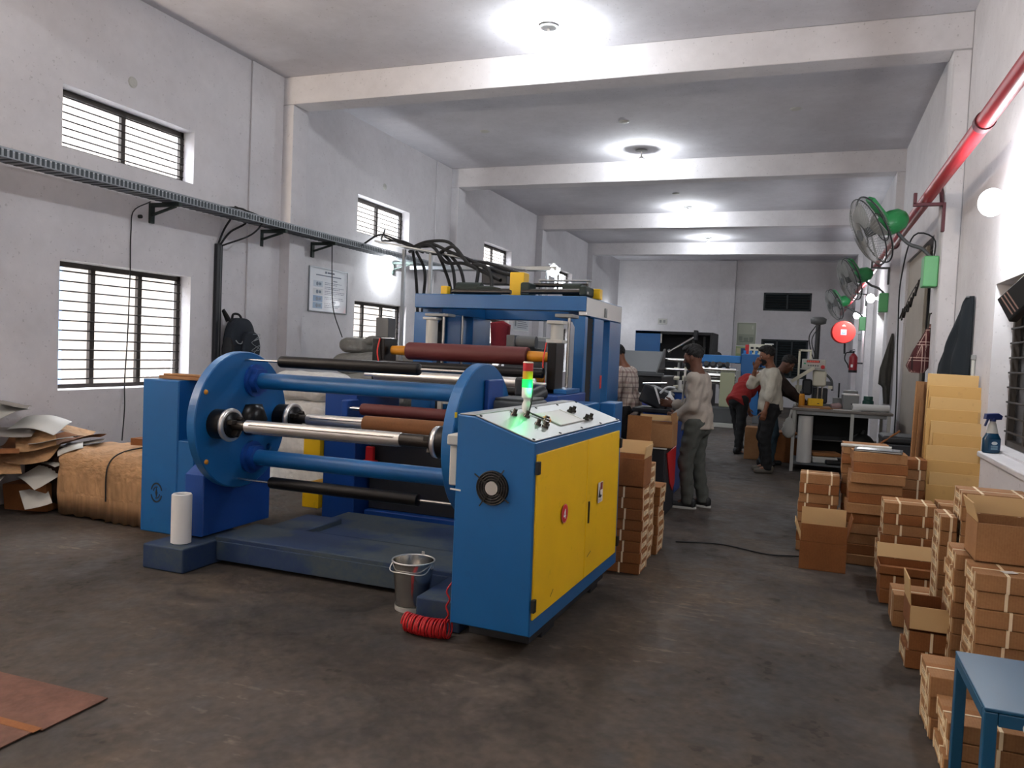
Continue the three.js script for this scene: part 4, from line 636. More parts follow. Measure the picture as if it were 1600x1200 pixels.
function wallFan(label, boxC, head, R, dir, box0 = [0.13, 0.3, 0.2]) {   // wall fan: mount box, bent arm, motor, guard with blades
  const t = thing('wall_fan', label, 'fan', [0, 0, 0], 0, 'green wall fans');
  const [bx, by, bz] = boxC;
  put(t, 'mount_box', M.greenPale, cb(box0[0], box0[1], box0[2], bx, by, bz, 0, 0, 0, 0.012));
  const H0 = V3(...head), D = V3(...dir).normalize();
  put(t, 'arm', M.greyDark, tube([[bx, by + box0[1] / 2, bz], [bx - 0.08, by + box0[1] / 2 + 0.08, bz], [bx - 0.2, by + 0.28, bz], H0.clone().addScaledVector(D, -0.02).add(V3(0.0, -0.1, 0)).toArray(), H0.toArray()], 0.018, 30, 8));
  const q = new THREE.Quaternion().setFromUnitVectors(V3(0, 0, 1), D), place = (g) => g.applyQuaternion(q).translate(...H0.toArray());
  const lat = (prof, n) => new THREE.LatheGeometry(prof.map(([z, r]) => new THREE.Vector2(Math.max(r, 1e-4), z)), n).rotateX(PI / 2);
  put(t, 'motor', M.green, [place(lat([[-0.12, 0], [-0.11, 0.06], [-0.06, 0.105], [0.02, 0.12], [0.10, 0.115], [0.14, 0.09], [0.14, 0]], 24))]);
  put(t, 'motor_shroud', M.green, place(extr([[-0.06, 0], [0.06, 0], [0.05, R * 0.9], [-0.05, R * 0.9]], 0.04, 0.008).rotateX(0.35).translate(0, 0.02, 0.05)));
  const g0 = 0.14, g1 = 0.36;                                        // back and front of the guard along the axis
  putEach(t, 'guard_ring', M.plasticDark, [place(new THREE.TorusGeometry(R, 0.008, 8, 48).translate(0, 0, (g0 + g1) / 2 - 0.03)), place(new THREE.TorusGeometry(R, 0.006, 8, 48).translate(0, 0, (g0 + g1) / 2 + 0.03)), place(new THREE.TorusGeometry(R * 0.36, 0.006, 6, 32).translate(0, 0, g1 - 0.01)), place(new THREE.TorusGeometry(R * 0.42, 0.005, 6, 32).translate(0, 0, g0 + 0.01))]);
  const wires = [], W = 60; for (let i = 0; i < W; i++) { const a = i / W * 2 * PI, P = (r, z) => [r * Math.cos(a + r * 1.2), r * Math.sin(a + r * 1.2), z]; for (const s of [0, 1]) wires.push(place(tube(s ? [P(0.05, g1), P(R * 0.4, g1), P(R * 0.8, g1 - 0.03), P(R, (g0 + g1) / 2 + 0.03)] : [P(0.12, g0), P(R * 0.4, g0), P(R * 0.8, g0 + 0.03), P(R, (g0 + g1) / 2 - 0.03)], 0.0022, 8, 4))); }
  put(t, 'guard_wire', M.grey, wires).userData.kind = 'stuff';
  put(t, 'guard_badge', M.greyDark, place(cyl([0, 0, g1 - 0.004], [0, 0, g1 + 0.006], 0.06, 0.06, 20)));
  for (let k = 0; k < 3; k++) { const s = new THREE.Shape(); s.moveTo(0.04, -0.03); s.quadraticCurveTo(R * 0.5, -0.14, R * 0.88, -0.10); s.quadraticCurveTo(R * 0.95, 0.06, R * 0.8, 0.12); s.quadraticCurveTo(R * 0.4, 0.08, 0.04, 0.03); put(t, 'blade', M.grey, place(new THREE.ExtrudeGeometry(s, { depth: 0.006, bevelEnabled: false }).rotateX(0.3).rotateZ(k * 2 * PI / 3 + 0.4).translate(0, 0, (g0 + g1) / 2))); }
  put(t, 'hub', M.greyDark, place(cyl([0, 0, g0], [0, 0, g1 - 0.06], 0.05)));
  return t;
}
wallFan('nearest green wall fan with a grey wire guard, on the first right-hand pillar', [QX - 0.067, 2.49, -8.74], [0.74, 3.0, -8.75], 0.35, [-0.86, -0.42, 0.22]);
wallFan('second green wall fan along the hall, beside the middle wall bulb', [QX - 0.067, 2.55, -13.86], [0.78, 3.0, -13.86], 0.35, [-0.86, -0.34, 0.25]);
wallFan('farthest green wall fan, just above the red hose reel', [QX - 0.067, 2.45, -18.95], [0.70, 2.95, -18.95], 0.35, [-0.86, -0.38, 0.25]);
{
  const t = thing('hose_reel', 'round bright red fire hose reel on the right wall below the far fan', 'hose reel', [0.80, 2.36, -22.0], 0.12);
  put(t, 'reel_disc', M.redBright, turned([0, 0, 0.12], [0, 0, 1], [[0, 0], [0, 0.27], [0.006, 0.285], [0.03, 0.285], [0.035, 0.265], [0.02, 0.2], [0.016, 0]], 48));
  put(t, 'reel_rear', M.red, turned([0, 0, -0.08], [0, 0, 1], [[0, 0], [0, 0.285], [0.02, 0.285], [0.02, 0.1], [0.2, 0.1]], 40));
  put(t, 'hose', M.rubber, Array.from({ length: 6 }, (_, i) => new THREE.TorusGeometry(0.235, 0.018, 8, 36).translate(0, 0, -0.05 + i * 0.034)));
  put(t, 'label_plate', new THREE.MeshStandardMaterial({ roughness: 0.5, map: canvasTex(64, 64, (c) => { c.fillStyle = '#a9b3c8'; c.fillRect(0, 0, 64, 64); c.fillStyle = '#6f88b0'; c.beginPath(); c.moveTo(14, 50); c.lineTo(24, 16); c.lineTo(42, 16); c.lineTo(52, 50); c.closePath(); c.fill(); c.fillStyle = '#e8ecf2'; c.fillRect(26, 24, 14, 14); }) }), new THREE.PlaneGeometry(0.14, 0.14).translate(0.0, 0.0, 0.141), true);
  put(t, 'cream_tag', M.cream, extr([[-0.05, 0], [0.05, 0], [0, 0.05]], 0.002).translate(0, 0.15, 0.142));
  put(t, 'swing_arm', M.greyDark, [box(0.1, 0.44, -0.03, 0.03, -0.12, -0.085, 0.004), box(0.40, 0.475, -0.2, 0.2, -0.13, -0.1, 0.004)]);
  put(t, 'nozzle', M.rubber, cyl([0.06, -0.28, 0.02], [0.07, -0.55, 0.02], 0.025));
}
{
  const t = thing('fire_extinguisher', 'dark red fire extinguisher hanging on the right wall below the hose reel', 'extinguisher', [1.02, 1.36, -20.6]);
  put(t, 'cylinder', mat('extRed', 0x8e1420, 0.35), turned([0, 0, 0], [0, 1, 0], [[0, 0], [0, 0.085], [0.02, 0.095], [0.36, 0.095], [0.42, 0.06], [0.45, 0.03], [0.45, 0]], 28));
  put(t, 'valve', M.blackGloss, [cyl([0, 0.44, 0], [0, 0.5, 0], 0.022), cb(0.14, 0.02, 0.03, -0.03, 0.5, 0, 0, 0, 0.15), cb(0.12, 0.015, 0.025, -0.03, 0.53, 0, 0, 0, 0.3)]);
  put(t, 'hose', M.rubber, tube([[-0.02, 0.47, 0.02], [-0.16, 0.46, 0.03], [-0.19, 0.3, 0.04], [-0.12, 0.18, 0.06], [-0.10, 0.1, 0.06]], 0.014, 26, 7));
  put(t, 'label_plate', M.white, cb(0.05, 0.07, 0.004, -0.03, 0.15, 0.093, 0, 0.0, 0, 0.001));
  put(t, 'base_ring', M.black, cyl([0, -0.01, 0], [0, 0.05, 0], 0.096, 0.096, 28));
  put(t, 'wall_strap', M.greyDark, box(0.08, 0.24, 0.2, 0.24, -0.02, 0.02, 0.003));
}
// clothes and bags on the wall
function garment(name, label, cat, material, outline, pos, turn, thick = 0.09, fold = 0.022, k = 26) {   // hanging cloth: outline filled with vertical folds, front and back
  const L = (y, s) => { let b = null; for (let i = 0; i < outline.length - 1; i++) { const [y0, a0, c0] = outline[i], [y1, a1, c1] = outline[i + 1]; if (y <= y0 && y >= y1) { const u = (y0 - y) / (y0 - y1 || 1); b = [a0 + (a1 - a0) * u, c0 + (c1 - c0) * u]; } } return b ?? [outline[0][1], outline[0][2]]; };
  const pos3 = [], idx = [], top = outline[0][0], bot = outline[outline.length - 1][0], R = 40, Cc = 30;
  for (let side = 0; side < 2; side++) for (let r = 0; r <= R; r++) { const y = top + (bot - top) * r / R, [x0, x1] = L(y); for (let c = 0; c <= Cc; c++) { const u = c / Cc, x = x0 + (x1 - x0) * u, e = Math.sqrt(Math.max(0, 1 - (2 * u - 1) ** 2)); const f = fold * Math.sin(u * k * 0.5 + y * 2 + side) * Math.min(1, r / R * 2.2) + fold * 0.4 * Math.sin(y * 17 + u * 9); pos3.push(x, y, side ? 0.004 : Math.max(0.006, 0.012 + thick * e * (0.35 + 0.65 * r / R) + f * e)); } }
  const n = (R + 1) * (Cc + 1); for (let s = 0; s < 2; s++) for (let r = 0; r < R; r++) for (let c = 0; c < Cc; c++) { const a = s * n + r * (Cc + 1) + c, b = a + 1, d = a + Cc + 1, e = d + 1; s ? idx.push(a, b, d, b, e, d) : idx.push(a, d, b, b, d, e); }
  const ed = (a, b) => idx.push(a, b, a + n, b, b + n, a + n); for (let r = 0; r < R; r++) { ed(r * (Cc + 1), (r + 1) * (Cc + 1)); ed((r + 1) * (Cc + 1) + Cc, r * (Cc + 1) + Cc); } for (let c = 0; c < Cc; c++) { ed(c + 1, c); ed(R * (Cc + 1) + c, R * (Cc + 1) + c + 1); }
  const g = new THREE.BufferGeometry(); g.setAttribute('position', new THREE.Float32BufferAttribute(pos3, 3)); g.setIndex(idx); g.computeVertexNormals();
  const t = thing(name, label, cat, pos, turn); put(t, 'cloth', material, g); return t;
}
mat('coatNavy', 0x18222a, 0.92, 0, { map: clothMap, side: THREE.DoubleSide });
mat('clothGrey', 0x46443f, 0.92, 0, { map: clothMap, side: THREE.DoubleSide });
mat('bagPlaid', 0xffffff, 0.9, 0, { map: canvasTex(128, 128, (c) => { c.fillStyle = '#4a1d20'; c.fillRect(0, 0, 128, 128); c.strokeStyle = '#c9b3a6'; c.lineWidth = 3; for (const k of [18, 30, 84, 96]) { c.beginPath(); c.moveTo(k, 0); c.lineTo(k, 128); c.stroke(); c.beginPath(); c.moveTo(0, k + 10); c.lineTo(128, k + 10); c.stroke(); } c.strokeStyle = '#1e0d10'; c.lineWidth = 6; for (const k of [56, 112]) { c.beginPath(); c.moveTo(k, 0); c.lineTo(k, 128); c.stroke(); } }), side: THREE.DoubleSide });
M.bagPlaid.map.wrapS = M.bagPlaid.map.wrapT = THREE.RepeatWrapping; M.bagPlaid.map.repeat.set(3.2, 3.2);
{ // navy coat on the pillar corner, beside the window
  const t = garment('coat', 'dark navy coat hanging on the first right-hand pillar above the tall leaning cartons', 'coat', M.coatNavy, [[2.17, -0.06, 0.05], [2.13, -0.16, 0.06], [2.01, -0.28, 0.06], [1.77, -0.53, 0.06], [1.59, -0.68, 0.06], [1.35, -0.74, 0.06], [1.2, -0.75, 0.06]], [1.283, 0, -7.66], -1.404, 0.07, 0.02, 30);
  put(t, 'hook', M.galv, cyl([0.0, 2.165, -0.01], [0.0, 2.165, 0.05], 0.008));
}
{ // plaid bag near the doorway
  const t = garment('cloth_bag', 'dark maroon plaid cloth bag hanging at the doorway edge below the green fan box', 'bag', M.bagPlaid, [[1.99, 0.10, 0.13], [1.86, 0.04, 0.15], [1.72, -0.03, 0.15], [1.56, -0.09, 0.13], [1.49, -0.05, 0.08]], [1.03, 0, -8.98], 0, 0.1, 0.012, 20);
  put(t, 'handle', M.clothGrey, [tube([[0.11, 1.9, 0.06], [0.135, 2.08, 0.03], [0.105, 2.1, 0.02], [0.09, 1.9, 0.04]], 0.01, 24, 6)]);
}
garment('dark_cloth', 'worn dark grey cloth hanging on the second right-hand pillar beyond the doorway', 'cloth', M.clothGrey, [[2.06, 0.09, 0.12], [1.9, 0.05, 0.13], [1.5, -0.05, 0.13], [1.25, -0.06, 0.12], [1.22, 0.0, 0.12], [0.95, 0.03, 0.12]], [1.12, 0, -13.705], 0.0, 0.06, 0.02, 22);
{ // hook rail with small keys in the doorway
  const t = thing('hook_string', 'string of small dark hooks hanging across the doorway beside the green fan box', 'hooks', [0, 0, 0]);
  put(t, 'string', M.black, tube([[1.19, 2.36, -11.55], [1.1, 2.30, -10.9], [1.08, 2.40, -10.2], [1.10, 2.52, -9.6]], 0.005, 30, 5));
  putEach(t, 'hook', M.bar, Array.from({ length: 8 }, (_, i) => { const u = i / 7, z = -11.5 + 1.85 * u, y = 2.31 + 0.19 * u * u; return tube([[1.13 - 0.04 * u, y, z], [1.12 - 0.04 * u, y - 0.06, z + 0.02], [1.11 - 0.04 * u, y - 0.10 - 0.03 * ((i * 7) % 3), z - 0.03], [1.1 - 0.04 * u, y - 0.13 - 0.02 * ((i * 5) % 3), z + 0.03]], 0.011, 12, 5); }));
}
tag(put(scene, 'power_cable', M.black, tube([[1.13, 2.62, -8.95], [1.12, 2.85, -8.94], [0.96, 2.9, -8.93], [0.88, 2.5, -9.3], [0.9, 1.9, -9.5], [0.93, 1.2, -9.55], [0.94, 0.5, -9.6], [0.96, 0.02, -9.6]], 0.008, 70, 6)), 'thin dark cable dropping from the nearest green fan past the doorway', 'cable');
{ // bag hanging at the near window
  const t = thing('shoulder_bag', 'dark striped bag hanging askew on the near right window bars', 'bag', [1.24, 2.0, -5.72], -PI / 2 + 0.6);
  t.scale.setScalar(0.72);
  const s = put(t, 'body', M.bagBlack, at(extr([[-0.16, -0.10], [0.2, -0.1], [0.22, 0.1], [-0.14, 0.12]], 0.08, 0.012), 0, 0, 0, 0, 0, 0.7));
  putEach(t, 'stripe', mat('bagStripe', 0x9a7f78, 0.85), [0, 1, 2].map((k) => at(cb(0.012, 0.2, 0.004, -0.1 + k * 0.035, 0.01, 0.094), 0, 0, 0, 0, 0, 0.7)));
  put(t, 'bag_strap', M.cream, at(cb(0.4, 0.035, 0.02, 0.05, 0.125, 0.04), 0, 0, 0, 0, 0, 0.7));
}
garment('brown_cloth', 'brown and white cloth hanging on the bars of the near right window', 'cloth', mat('clothBrown', 0x8a5a3c, 0.9, 0, { map: clothMap, side: THREE.DoubleSide }), [[1.95, -0.1, 0.12], [1.75, -0.13, 0.16], [1.5, -0.12, 0.15], [1.42, -0.05, 0.1]], [1.425, 0, -5.75], -PI / 2, 0.06, 0.012, 20);
{ // spray bottle on the sill
  const t = thing('spray_bottle', 'blue trigger spray bottle standing on the window ledge beside the leaning cartons', 'bottle', [1.235, 0.971, -6.33], 0.3);
  mat('liquidBlue', 0x123f5c, 0.25); mat('bottleClear', 0xb9cfd8, 0.2, 0, { transparent: true, opacity: 0.55 });
  put(t, 'bottle', M.liquidBlue, turned([0, 0, 0], [0, 1, 0], [[0, 0], [0, 0.052], [0.01, 0.06], [0.10, 0.06], [0.135, 0.042], [0.14, 0.04]], 24).scale(1, 1, 0.65));
  put(t, 'neck', M.greyPale, turned([0, 0.139, 0], [0, 1, 0], [[0, 0.04], [0.06, 0.026], [0.085, 0.016], [0.085, 0]], 20).scale(1, 1, 0.7));
  const tr = put(t, 'trigger_head', mat('triggerBlue', 0x1d2f66, 0.4), [cyl([0, 0.222, 0], [0, 0.245, 0], 0.02), extr([[-0.055, 0], [-0.05, 0.03], [0.03, 0.036], [0.055, 0.02], [0.05, 0], [0, -0.004]], 0.026, 0.004).translate(0, 0.24, -0.013)]);
  put(tr, 'trigger', M.triggerBlue, cb(0.012, 0.06, 0.016, -0.042, 0.215, 0, 0, 0, -0.35));
  put(t, 'print_label', new THREE.MeshStandardMaterial({ roughness: 0.4, map: canvasTex(96, 96, (c) => { c.fillStyle = '#1b4a6e'; c.fillRect(0, 0, 96, 96); c.fillStyle = '#dfe9ee'; c.beginPath(); c.ellipse(48, 34, 26, 14, 0, 0, 7); c.fill(); c.fillStyle = '#9fc3d4'; for (let i = 0; i < 4; i++) c.fillRect(18, 56 + i * 9, 60, 4); }) }), new THREE.PlaneGeometry(0.075, 0.08).translate(0, 0.06, 0.0405), true);
}
{ // fallen conduit piece on the near pillar
  const t = thing('conduit', 'thin pale conduit pipe beside the dark navy coat', 'pipe'); put(t, 'pipe', M.greyPale, cyl([1.283, 0.6, -7.45], [1.283, 1.66, -7.45], 0.014)); put(t, 'clip', M.grey, box(1.265, 1.298, 1.63, 1.67, -7.47, -7.43, 0.003));
}
// ------------------------------------------------------------------ cartons
const ORD = ['top', 'second', 'third', 'fourth', 'fifth', 'sixth', 'seventh', 'eighth', 'ninth', 'tenth', 'eleventh', 'twelfth'];
mat('endPrint', 0xffffff, 0.7, 0, { map: canvasTex(128, 48, (c) => { c.fillStyle = '#c9a677'; c.fillRect(0, 0, 128, 48); c.fillStyle = '#e6d7b8'; c.fillRect(8, 8, 112, 32); c.fillStyle = '#8a6a48'; c.fillRect(16, 14, 60, 5); c.fillRect(16, 24, 84, 4); c.fillRect(16, 32, 50, 3); }) });
const cartonCache = {};
function cartonProto(w, h, d, o) {                      // tied flat carton: origin at the centre of its base, front faces +z
  const t = new THREE.Group(); t.name = 'carton';
  const m = o.mat ?? M.card;
  put(t, 'body', m, cb(w, h - 0.002, d, 0, h / 2, 0, 0, 0, 0, 0.004));
  put(t, 'flap_tape', M.cardPale, cb(w * 0.998, 0.0008, 0.045, 0, h - 0.0008, 0, 0, 0, 0, 0));
  const loop = (x, bw) => { const s = 0.0016; return [cb(bw, s, d + 2 * s, x, h - 0.0005, 0, 0, 0, 0, 0), cb(bw, h, s, x, h / 2, d / 2 + s / 2, 0, 0, 0, 0), cb(bw, h, s, x, h / 2, -d / 2 - s / 2, 0, 0, 0, 0)]; };
  for (const x of o.straps ?? []) put(t, 'strap', M.strap, loop(x * w, 0.013));
  if (o.long) { const s = 0.0016; put(t, 'strap', M.strap, [cb(w + 2 * s, s, 0.011, 0, h + 0.0003, d * 0.12, 0, 0, 0, 0), cb(s, h, 0.011, w / 2 + s / 2, h / 2, d * 0.12, 0, 0, 0, 0), cb(s, h, 0.011, -w / 2 - s / 2, h / 2, d * 0.12, 0, 0, 0, 0)]); }
  for (const sd of o.ends ?? []) { // printed panel and crossed tape on an end face
    put(t, 'end_label', M.endPrint, at(new THREE.PlaneGeometry(d * 0.62, h * 0.56), sd * (w / 2 + 0.0012), h / 2, 0, 0, sd * PI / 2, 0), true);
    putEach(t, 'strap', M.strap, [-0.38, 0.38].map((k) => cb(0.0016, h * 0.98, 0.012, sd * (w / 2 + 0.001), h / 2, k * d, 0, 0, 0, 0))); }
  return t;
}
function carton(w, h, d, o, key) { const k = [w, h, d, key].join(); const p = cartonCache[k] ??= cartonProto(w, h, d, o); const c = p.clone(); c.name = numbered('carton'); scene.add(c); return c; }
// a stack: x0..x1, front face at z, depth d, n cartons of height h from y0; where = the words that find the stack
function stack(where, group, x0, x1, z, d, n, h, o = {}) {
  const w = x1 - x0, j = o.jitter ?? 0.008; let y = o.y0 ?? 0.002;
  for (let i = 0; i < n; i++) {
    const k = n - 1 - i, variant = o.straps ? (i % 3) : 0;
    const st = o.straps ? o.straps.map((s) => s + (variant - 1) * 0.035) : [];
    const c = carton(w, h, d, { ...o, straps: st, mat: o.mats ? o.mats[i % o.mats.length] : o.mat }, [where, variant, o.mats ? i % o.mats.length : 0, o.long, group].join());
    const lean = (o.leanX ?? 0) * i / n;
    c.position.set((x0 + x1) / 2 + rr(-j, j) + lean, y, z - d / 2 + rr(-j, j)); c.rotation.y = rr(-j, j) * 2.2;
    tag(c, `carton, ${k === 0 ? 'topmost' : k === n - 1 ? 'lowest' : ORD[k] + ' from top'} of ${where}`, 'carton', group);
    y += h + 0.0006;
  }
  return y;
}
// an open carton with its four flaps; flaps = [front, back, left, right] opening angles in radians from closed
function openCarton(label, x0, x1, y0, h, z, d, flaps, len, o = {}) {
  const w = x1 - x0, t = thing('open_carton', label, 'carton', [(x0 + x1) / 2, y0, z - d / 2], o.turn ?? 0), T = 0.006, m = o.mat ?? M.card, im = o.inner ?? M.cardInner;
  put(t, 'base', m, cb(w, T, d, 0, T / 2, 0, 0, 0, 0, 0));
  put(t, 'front_side', m, cb(w, h, T, 0, h / 2, d / 2 - T / 2, 0, 0, 0, 0.001)); put(t, 'back_side', m, cb(w, h, T, 0, h / 2, -d / 2 + T / 2, 0, 0, 0, 0.001));
  put(t, 'left_side', m, cb(T, h, d - 2 * T, -w / 2 + T / 2, h / 2, 0, 0, 0, 0, 0.001)); put(t, 'right_side', m, cb(T, h, d - 2 * T, w / 2 - T / 2, h / 2, 0, 0, 0, 0, 0.001));
  const F = (g, x, y, zz, rx, rz, mm) => { const f = put(t, 'flap', mm, g); f.position.set(x, y, zz); f.rotation.set(rx, 0, rz); };
  const [f, b, l, r] = flaps, [lf, lb, ll, lr] = len;
  if (f !== null) F(cb(w - 0.004, T, lf, 0, 0, -lf / 2, 0, 0, 0, 0.001), 0, h + T / 2, d / 2 - T / 2, f, 0, o.frontMat ?? m);
  if (b !== null) F(cb(w - 0.004, T, lb, 0, 0, lb / 2, 0, 0, 0, 0.001), 0, h + T / 2, -d / 2 + T / 2, -b, 0, im);
  if (l !== null) F(cb(ll, T, d - 0.02, ll / 2, 0, 0, 0, 0, 0, 0.001), -w / 2 + T / 2, h + T / 2, 0, 0, l, im);
  if (r !== null) F(cb(lr, T, d - 0.02, -lr / 2, 0, 0, 0, 0, 0, 0.001), w / 2 - T / 2, h + T / 2, 0, 0, -r, o.rightMat ?? m);
  return t;
}
const mixed = [M.card, M.cardDark, M.card, M.card, M.cardDark];
// along the right wall, far to near
stack('the strapped stack just behind the tall open carton', 'far strapped carton stack', -0.01, 0.29, -6.86, 0.26, 8, 0.079, { straps: [-0.32, 0.3], long: true, mats: mixed });
openCarton('tall open empty carton standing alone on the floor before the far strapped stack', 0.02, 0.345, 0.002, 0.21, -6.26, 0.27, [PI / 2, PI / 2 + 0.05, 1.9, 1.75], [0.13, 0.21, 0.14, 0.2], { mat: M.cardDark, inner: M.cardInner });
stack('the unstrapped stack under the black folder', 'tall unstrapped carton stack', 0.345, 0.725, -6.6, 0.30, 11, 0.079, { jitter: 0.024, leanX: 0.02, mats: mixed });
stack('the stack behind the black folder stack', 'rear carton column', 0.315, 0.66, -6.96, 0.27, 11, 0.081, { jitter: 0.01, mats: mixed });
stack('the narrow strapped stack between folder and leaning cartons', 'narrow strapped carton column', 0.72, 0.92, -6.93, 0.24, 10, 0.081, { straps: [0.25], long: false, mats: mixed });
stack('the strapped stack in front of the folder stack', 'middle strapped carton stack', 0.545, 0.87, -6.0, 0.28, 8, 0.0745, { straps: [-0.2, 0.3], long: true, jitter: 0.013, ends: [-1], mats: mixed });
stack('the strapped stack in front of the leaning cartons', 'rear strapped carton stack', 0.90, 1.17, -6.06, 0.28, 8, 0.0755, { straps: [0.0], long: true, mats: mixed });
stack('the pair under the shallow open carton', 'low carton stack', 0.52, 0.86, -5.62, 0.27, 2, 0.092, { straps: [-0.25, 0.28], mats: [M.cardDark] });
openCarton('shallow open carton with a pale raised rear flap, below the six-high strapped stack', 0.515, 0.865, 0.19, 0.055, -5.62, 0.27, [null, PI / 2 + 0.5, null, null], [0.1, 0.10, 0.1, 0.1], { mat: M.cardDark });
stack('the pair in front of the shallow open carton', 'two-high strapped carton stack', 0.55, 0.90, -5.14, 0.27, 2, 0.098, { straps: [-0.25, 0.3], long: true });
stack('the small pair under the cream-flapped carton', 'small strapped carton stack', 0.56, 0.745, -4.46, 0.26, 2, 0.098, { straps: [0.05], ends: [-1], mats: [M.cardDark] });
openCarton('open carton with one flap standing up and a cream flap folded over its front', 0.56, 0.745, 0.20, 0.125, -4.46, 0.26, [PI + 1.45, null, PI / 2 + 0.08, null], [0.115, 0.1, 0.135, 0.1], { mat: M.cardDark, frontMat: M.cardInner });
stack('the strapped column behind the stack beside the stool', 'rear column of the near stacks', 0.735, 1.05, -4.36, 0.30, 8, 0.0795, { straps: [0.1], long: true, ends: [-1] });
stack('the tall strapped stack beside the blue stool', 'near front carton stack', 0.765, 1.11, -4.0, 0.29, 8, 0.0795, { straps: [-0.14, 0.36], long: true, ends: [-1] });
openCarton('open brown carton sitting on top of the near strapped stacks', 0.79, 1.16, 0.645, 0.185, -4.22, 0.28, [null, PI / 2 + 0.3, PI / 2 + 0.25, null], [0.1, 0.09, 0.09, 0.1], {});
stack('the strapped wall-side stack behind the near open carton', 'wall-side strapped carton stack', 0.825, 1.16, -4.84, 0.28, 11, 0.0795, { straps: [-0.22, 0.34], long: true, ends: [-1] });
stack('the narrow stack left of the wall-side strapped stack', 'short carton stack', 0.735, 0.815, -4.86, 0.26, 9, 0.081, { straps: [0.1], long: true, ends: [-1], jitter: 0.002 });
stack('the low stack right behind the stool legs', 'nearest low carton stack', 0.575, 0.98, -3.33, 0.28, 3, 0.069, { straps: [-0.1], long: true, ends: [-1] });
stack('the low stack beyond the one at the stool legs', 'second low carton stack', 0.555, 0.93, -3.64, 0.28, 3, 0.090, { straps: [0.1], long: true, ends: [-1] });
{ const p = thing('paper_slip', 'white paper slip lying on top of the near front strapped stack', 'paper', [0.90, 0.6445, -4.075], 0.4); put(p, 'sheet', M.paper, cb(0.06, 0.001, 0.04, 0, 0.001, 0, 0, 0, 0, 0)); }
// behind the control cabinet
let ly = stack('the dark strapped stack behind the yellow cabinet', 'cartons behind the control cabinet', -1.36, -1.03, -5.46, 0.28, 8, 0.0765, { straps: [0.1], ends: [1], mats: [M.cardDark] });
openCarton('deep open carton on top of the strapped stack behind the control cabinet', -1.36, -1.03, ly + 0.002, 0.20, -5.46, 0.28, [null, PI / 2 + 0.2, null, PI / 2 + 0.1], [0.1, 0.1, 0.1, 0.085], { mat: M.cardDark, rightMat: M.cardInner });
stack('the taller label-ended stack behind the yellow cabinet', 'second column behind the control cabinet', -1.36, -1.05, -5.77, 0.28, 9, 0.081, { straps: [0.1], ends: [1] });
stack('the shorter pale rear stack behind the yellow cabinet', 'third column behind the control cabinet', -1.33, -1.02, -6.08, 0.27, 7, 0.0755, { straps: [0.2], ends: [1], mat: M.cardPale });
{ // flat cartons leaning in a fan against the right pillar
  const N = 10;
  for (let i = 0; i < N; i++) {
    const top = 1.49 - i * 0.094 + (i > 6 ? -0.02 : 0), w = 0.365 + 0.004 * (i % 3), t = thing('flat_carton', `tall flattened carton leaning at the right wall, ${i === 0 ? 'tallest and rearmost' : i === N - 1 ? 'shortest and foremost' : ORD[i] + ' from the back'} of the fan`, 'cardboard', [1.085 + 0.018 * Math.sin(i * 1.7) + 0.03 * Math.sin(i / N * PI), 0.012, -7.16 + i * 0.032]);
    put(t, 'panel', i % 2 ? M.cardTan : (M.cardTan2 ?? mat('cardTan2', 0xd0ac72, 0.85, 0, { map: paintWear })), cb(w, top, 0.012, 0, top / 2, 0, 0, 0, 0.0, 0.002));
    put(t, 'side_flap', M.cardDark, [at(cb(0.05, top * 0.5, 0.005, 0.022, top * 0.6, 0, 0, 0, 0, 0.001), w / 2 - 0.004, 0, -0.006, 0, 0.9, 0)]);
    t.rotation.set(-0.015 - 0.003 * i, (rnd() - 0.5) * 0.05, -0.012 + 0.012 * Math.sin(i * 2.3));
  }
  const s = thing('flat_carton', 'brown flattened carton standing edge-on beside the fan of leaning cartons', 'cardboard', [0.905, 0.012, -7.25], 1.0);
  put(s, 'panel', M.card, [cb(0.30, 1.42, 0.01, 0, 0.71, 0, 0, 0, -0.03, 0.002), cb(0.26, 1.25, 0.01, 0.02, 0.64, 0.014, 0, 0, -0.05, 0.002)]);
}
{ // folder and tube on the tall stack
  const y = 11 * 0.0796 + 0.003;
  const t = thing('folder', 'shiny dark grey folder lying on the tall unstrapped stack', 'folder', [0.555, y, -6.74], -0.12);
  put(t, 'cover', M.plasticDark, [box(-0.17, 0.17, 0.0, 0.004, -0.11, 0.11, 0.001), box(-0.17, 0.17, 0.012, 0.016, -0.11, 0.11, 0.001)]); put(t, 'sheets', M.paper, box(-0.16, 0.165, 0.004, 0.012, -0.105, 0.105, 0));
  put(t, 'clear_sleeve', new THREE.MeshStandardMaterial({ color: 0x8d9095, roughness: 0.18, metalness: 0.3 }), box(-0.15, 0.15, 0.016, 0.0175, -0.09, 0.09, 0.0005));
  const b = thing('paper_tube', 'thin pale paper tube lying behind the dark folder', 'tube', [0.47, y + 0.016, -6.9], 0.0); put(b, 'tube', M.greyPale, turned([-0.18, 0, 0], [0.19, 0.002, 0.02], [[0, 0.01], [0, 0.014], [0.37, 0.014], [0.37, 0.01]], 16));
}
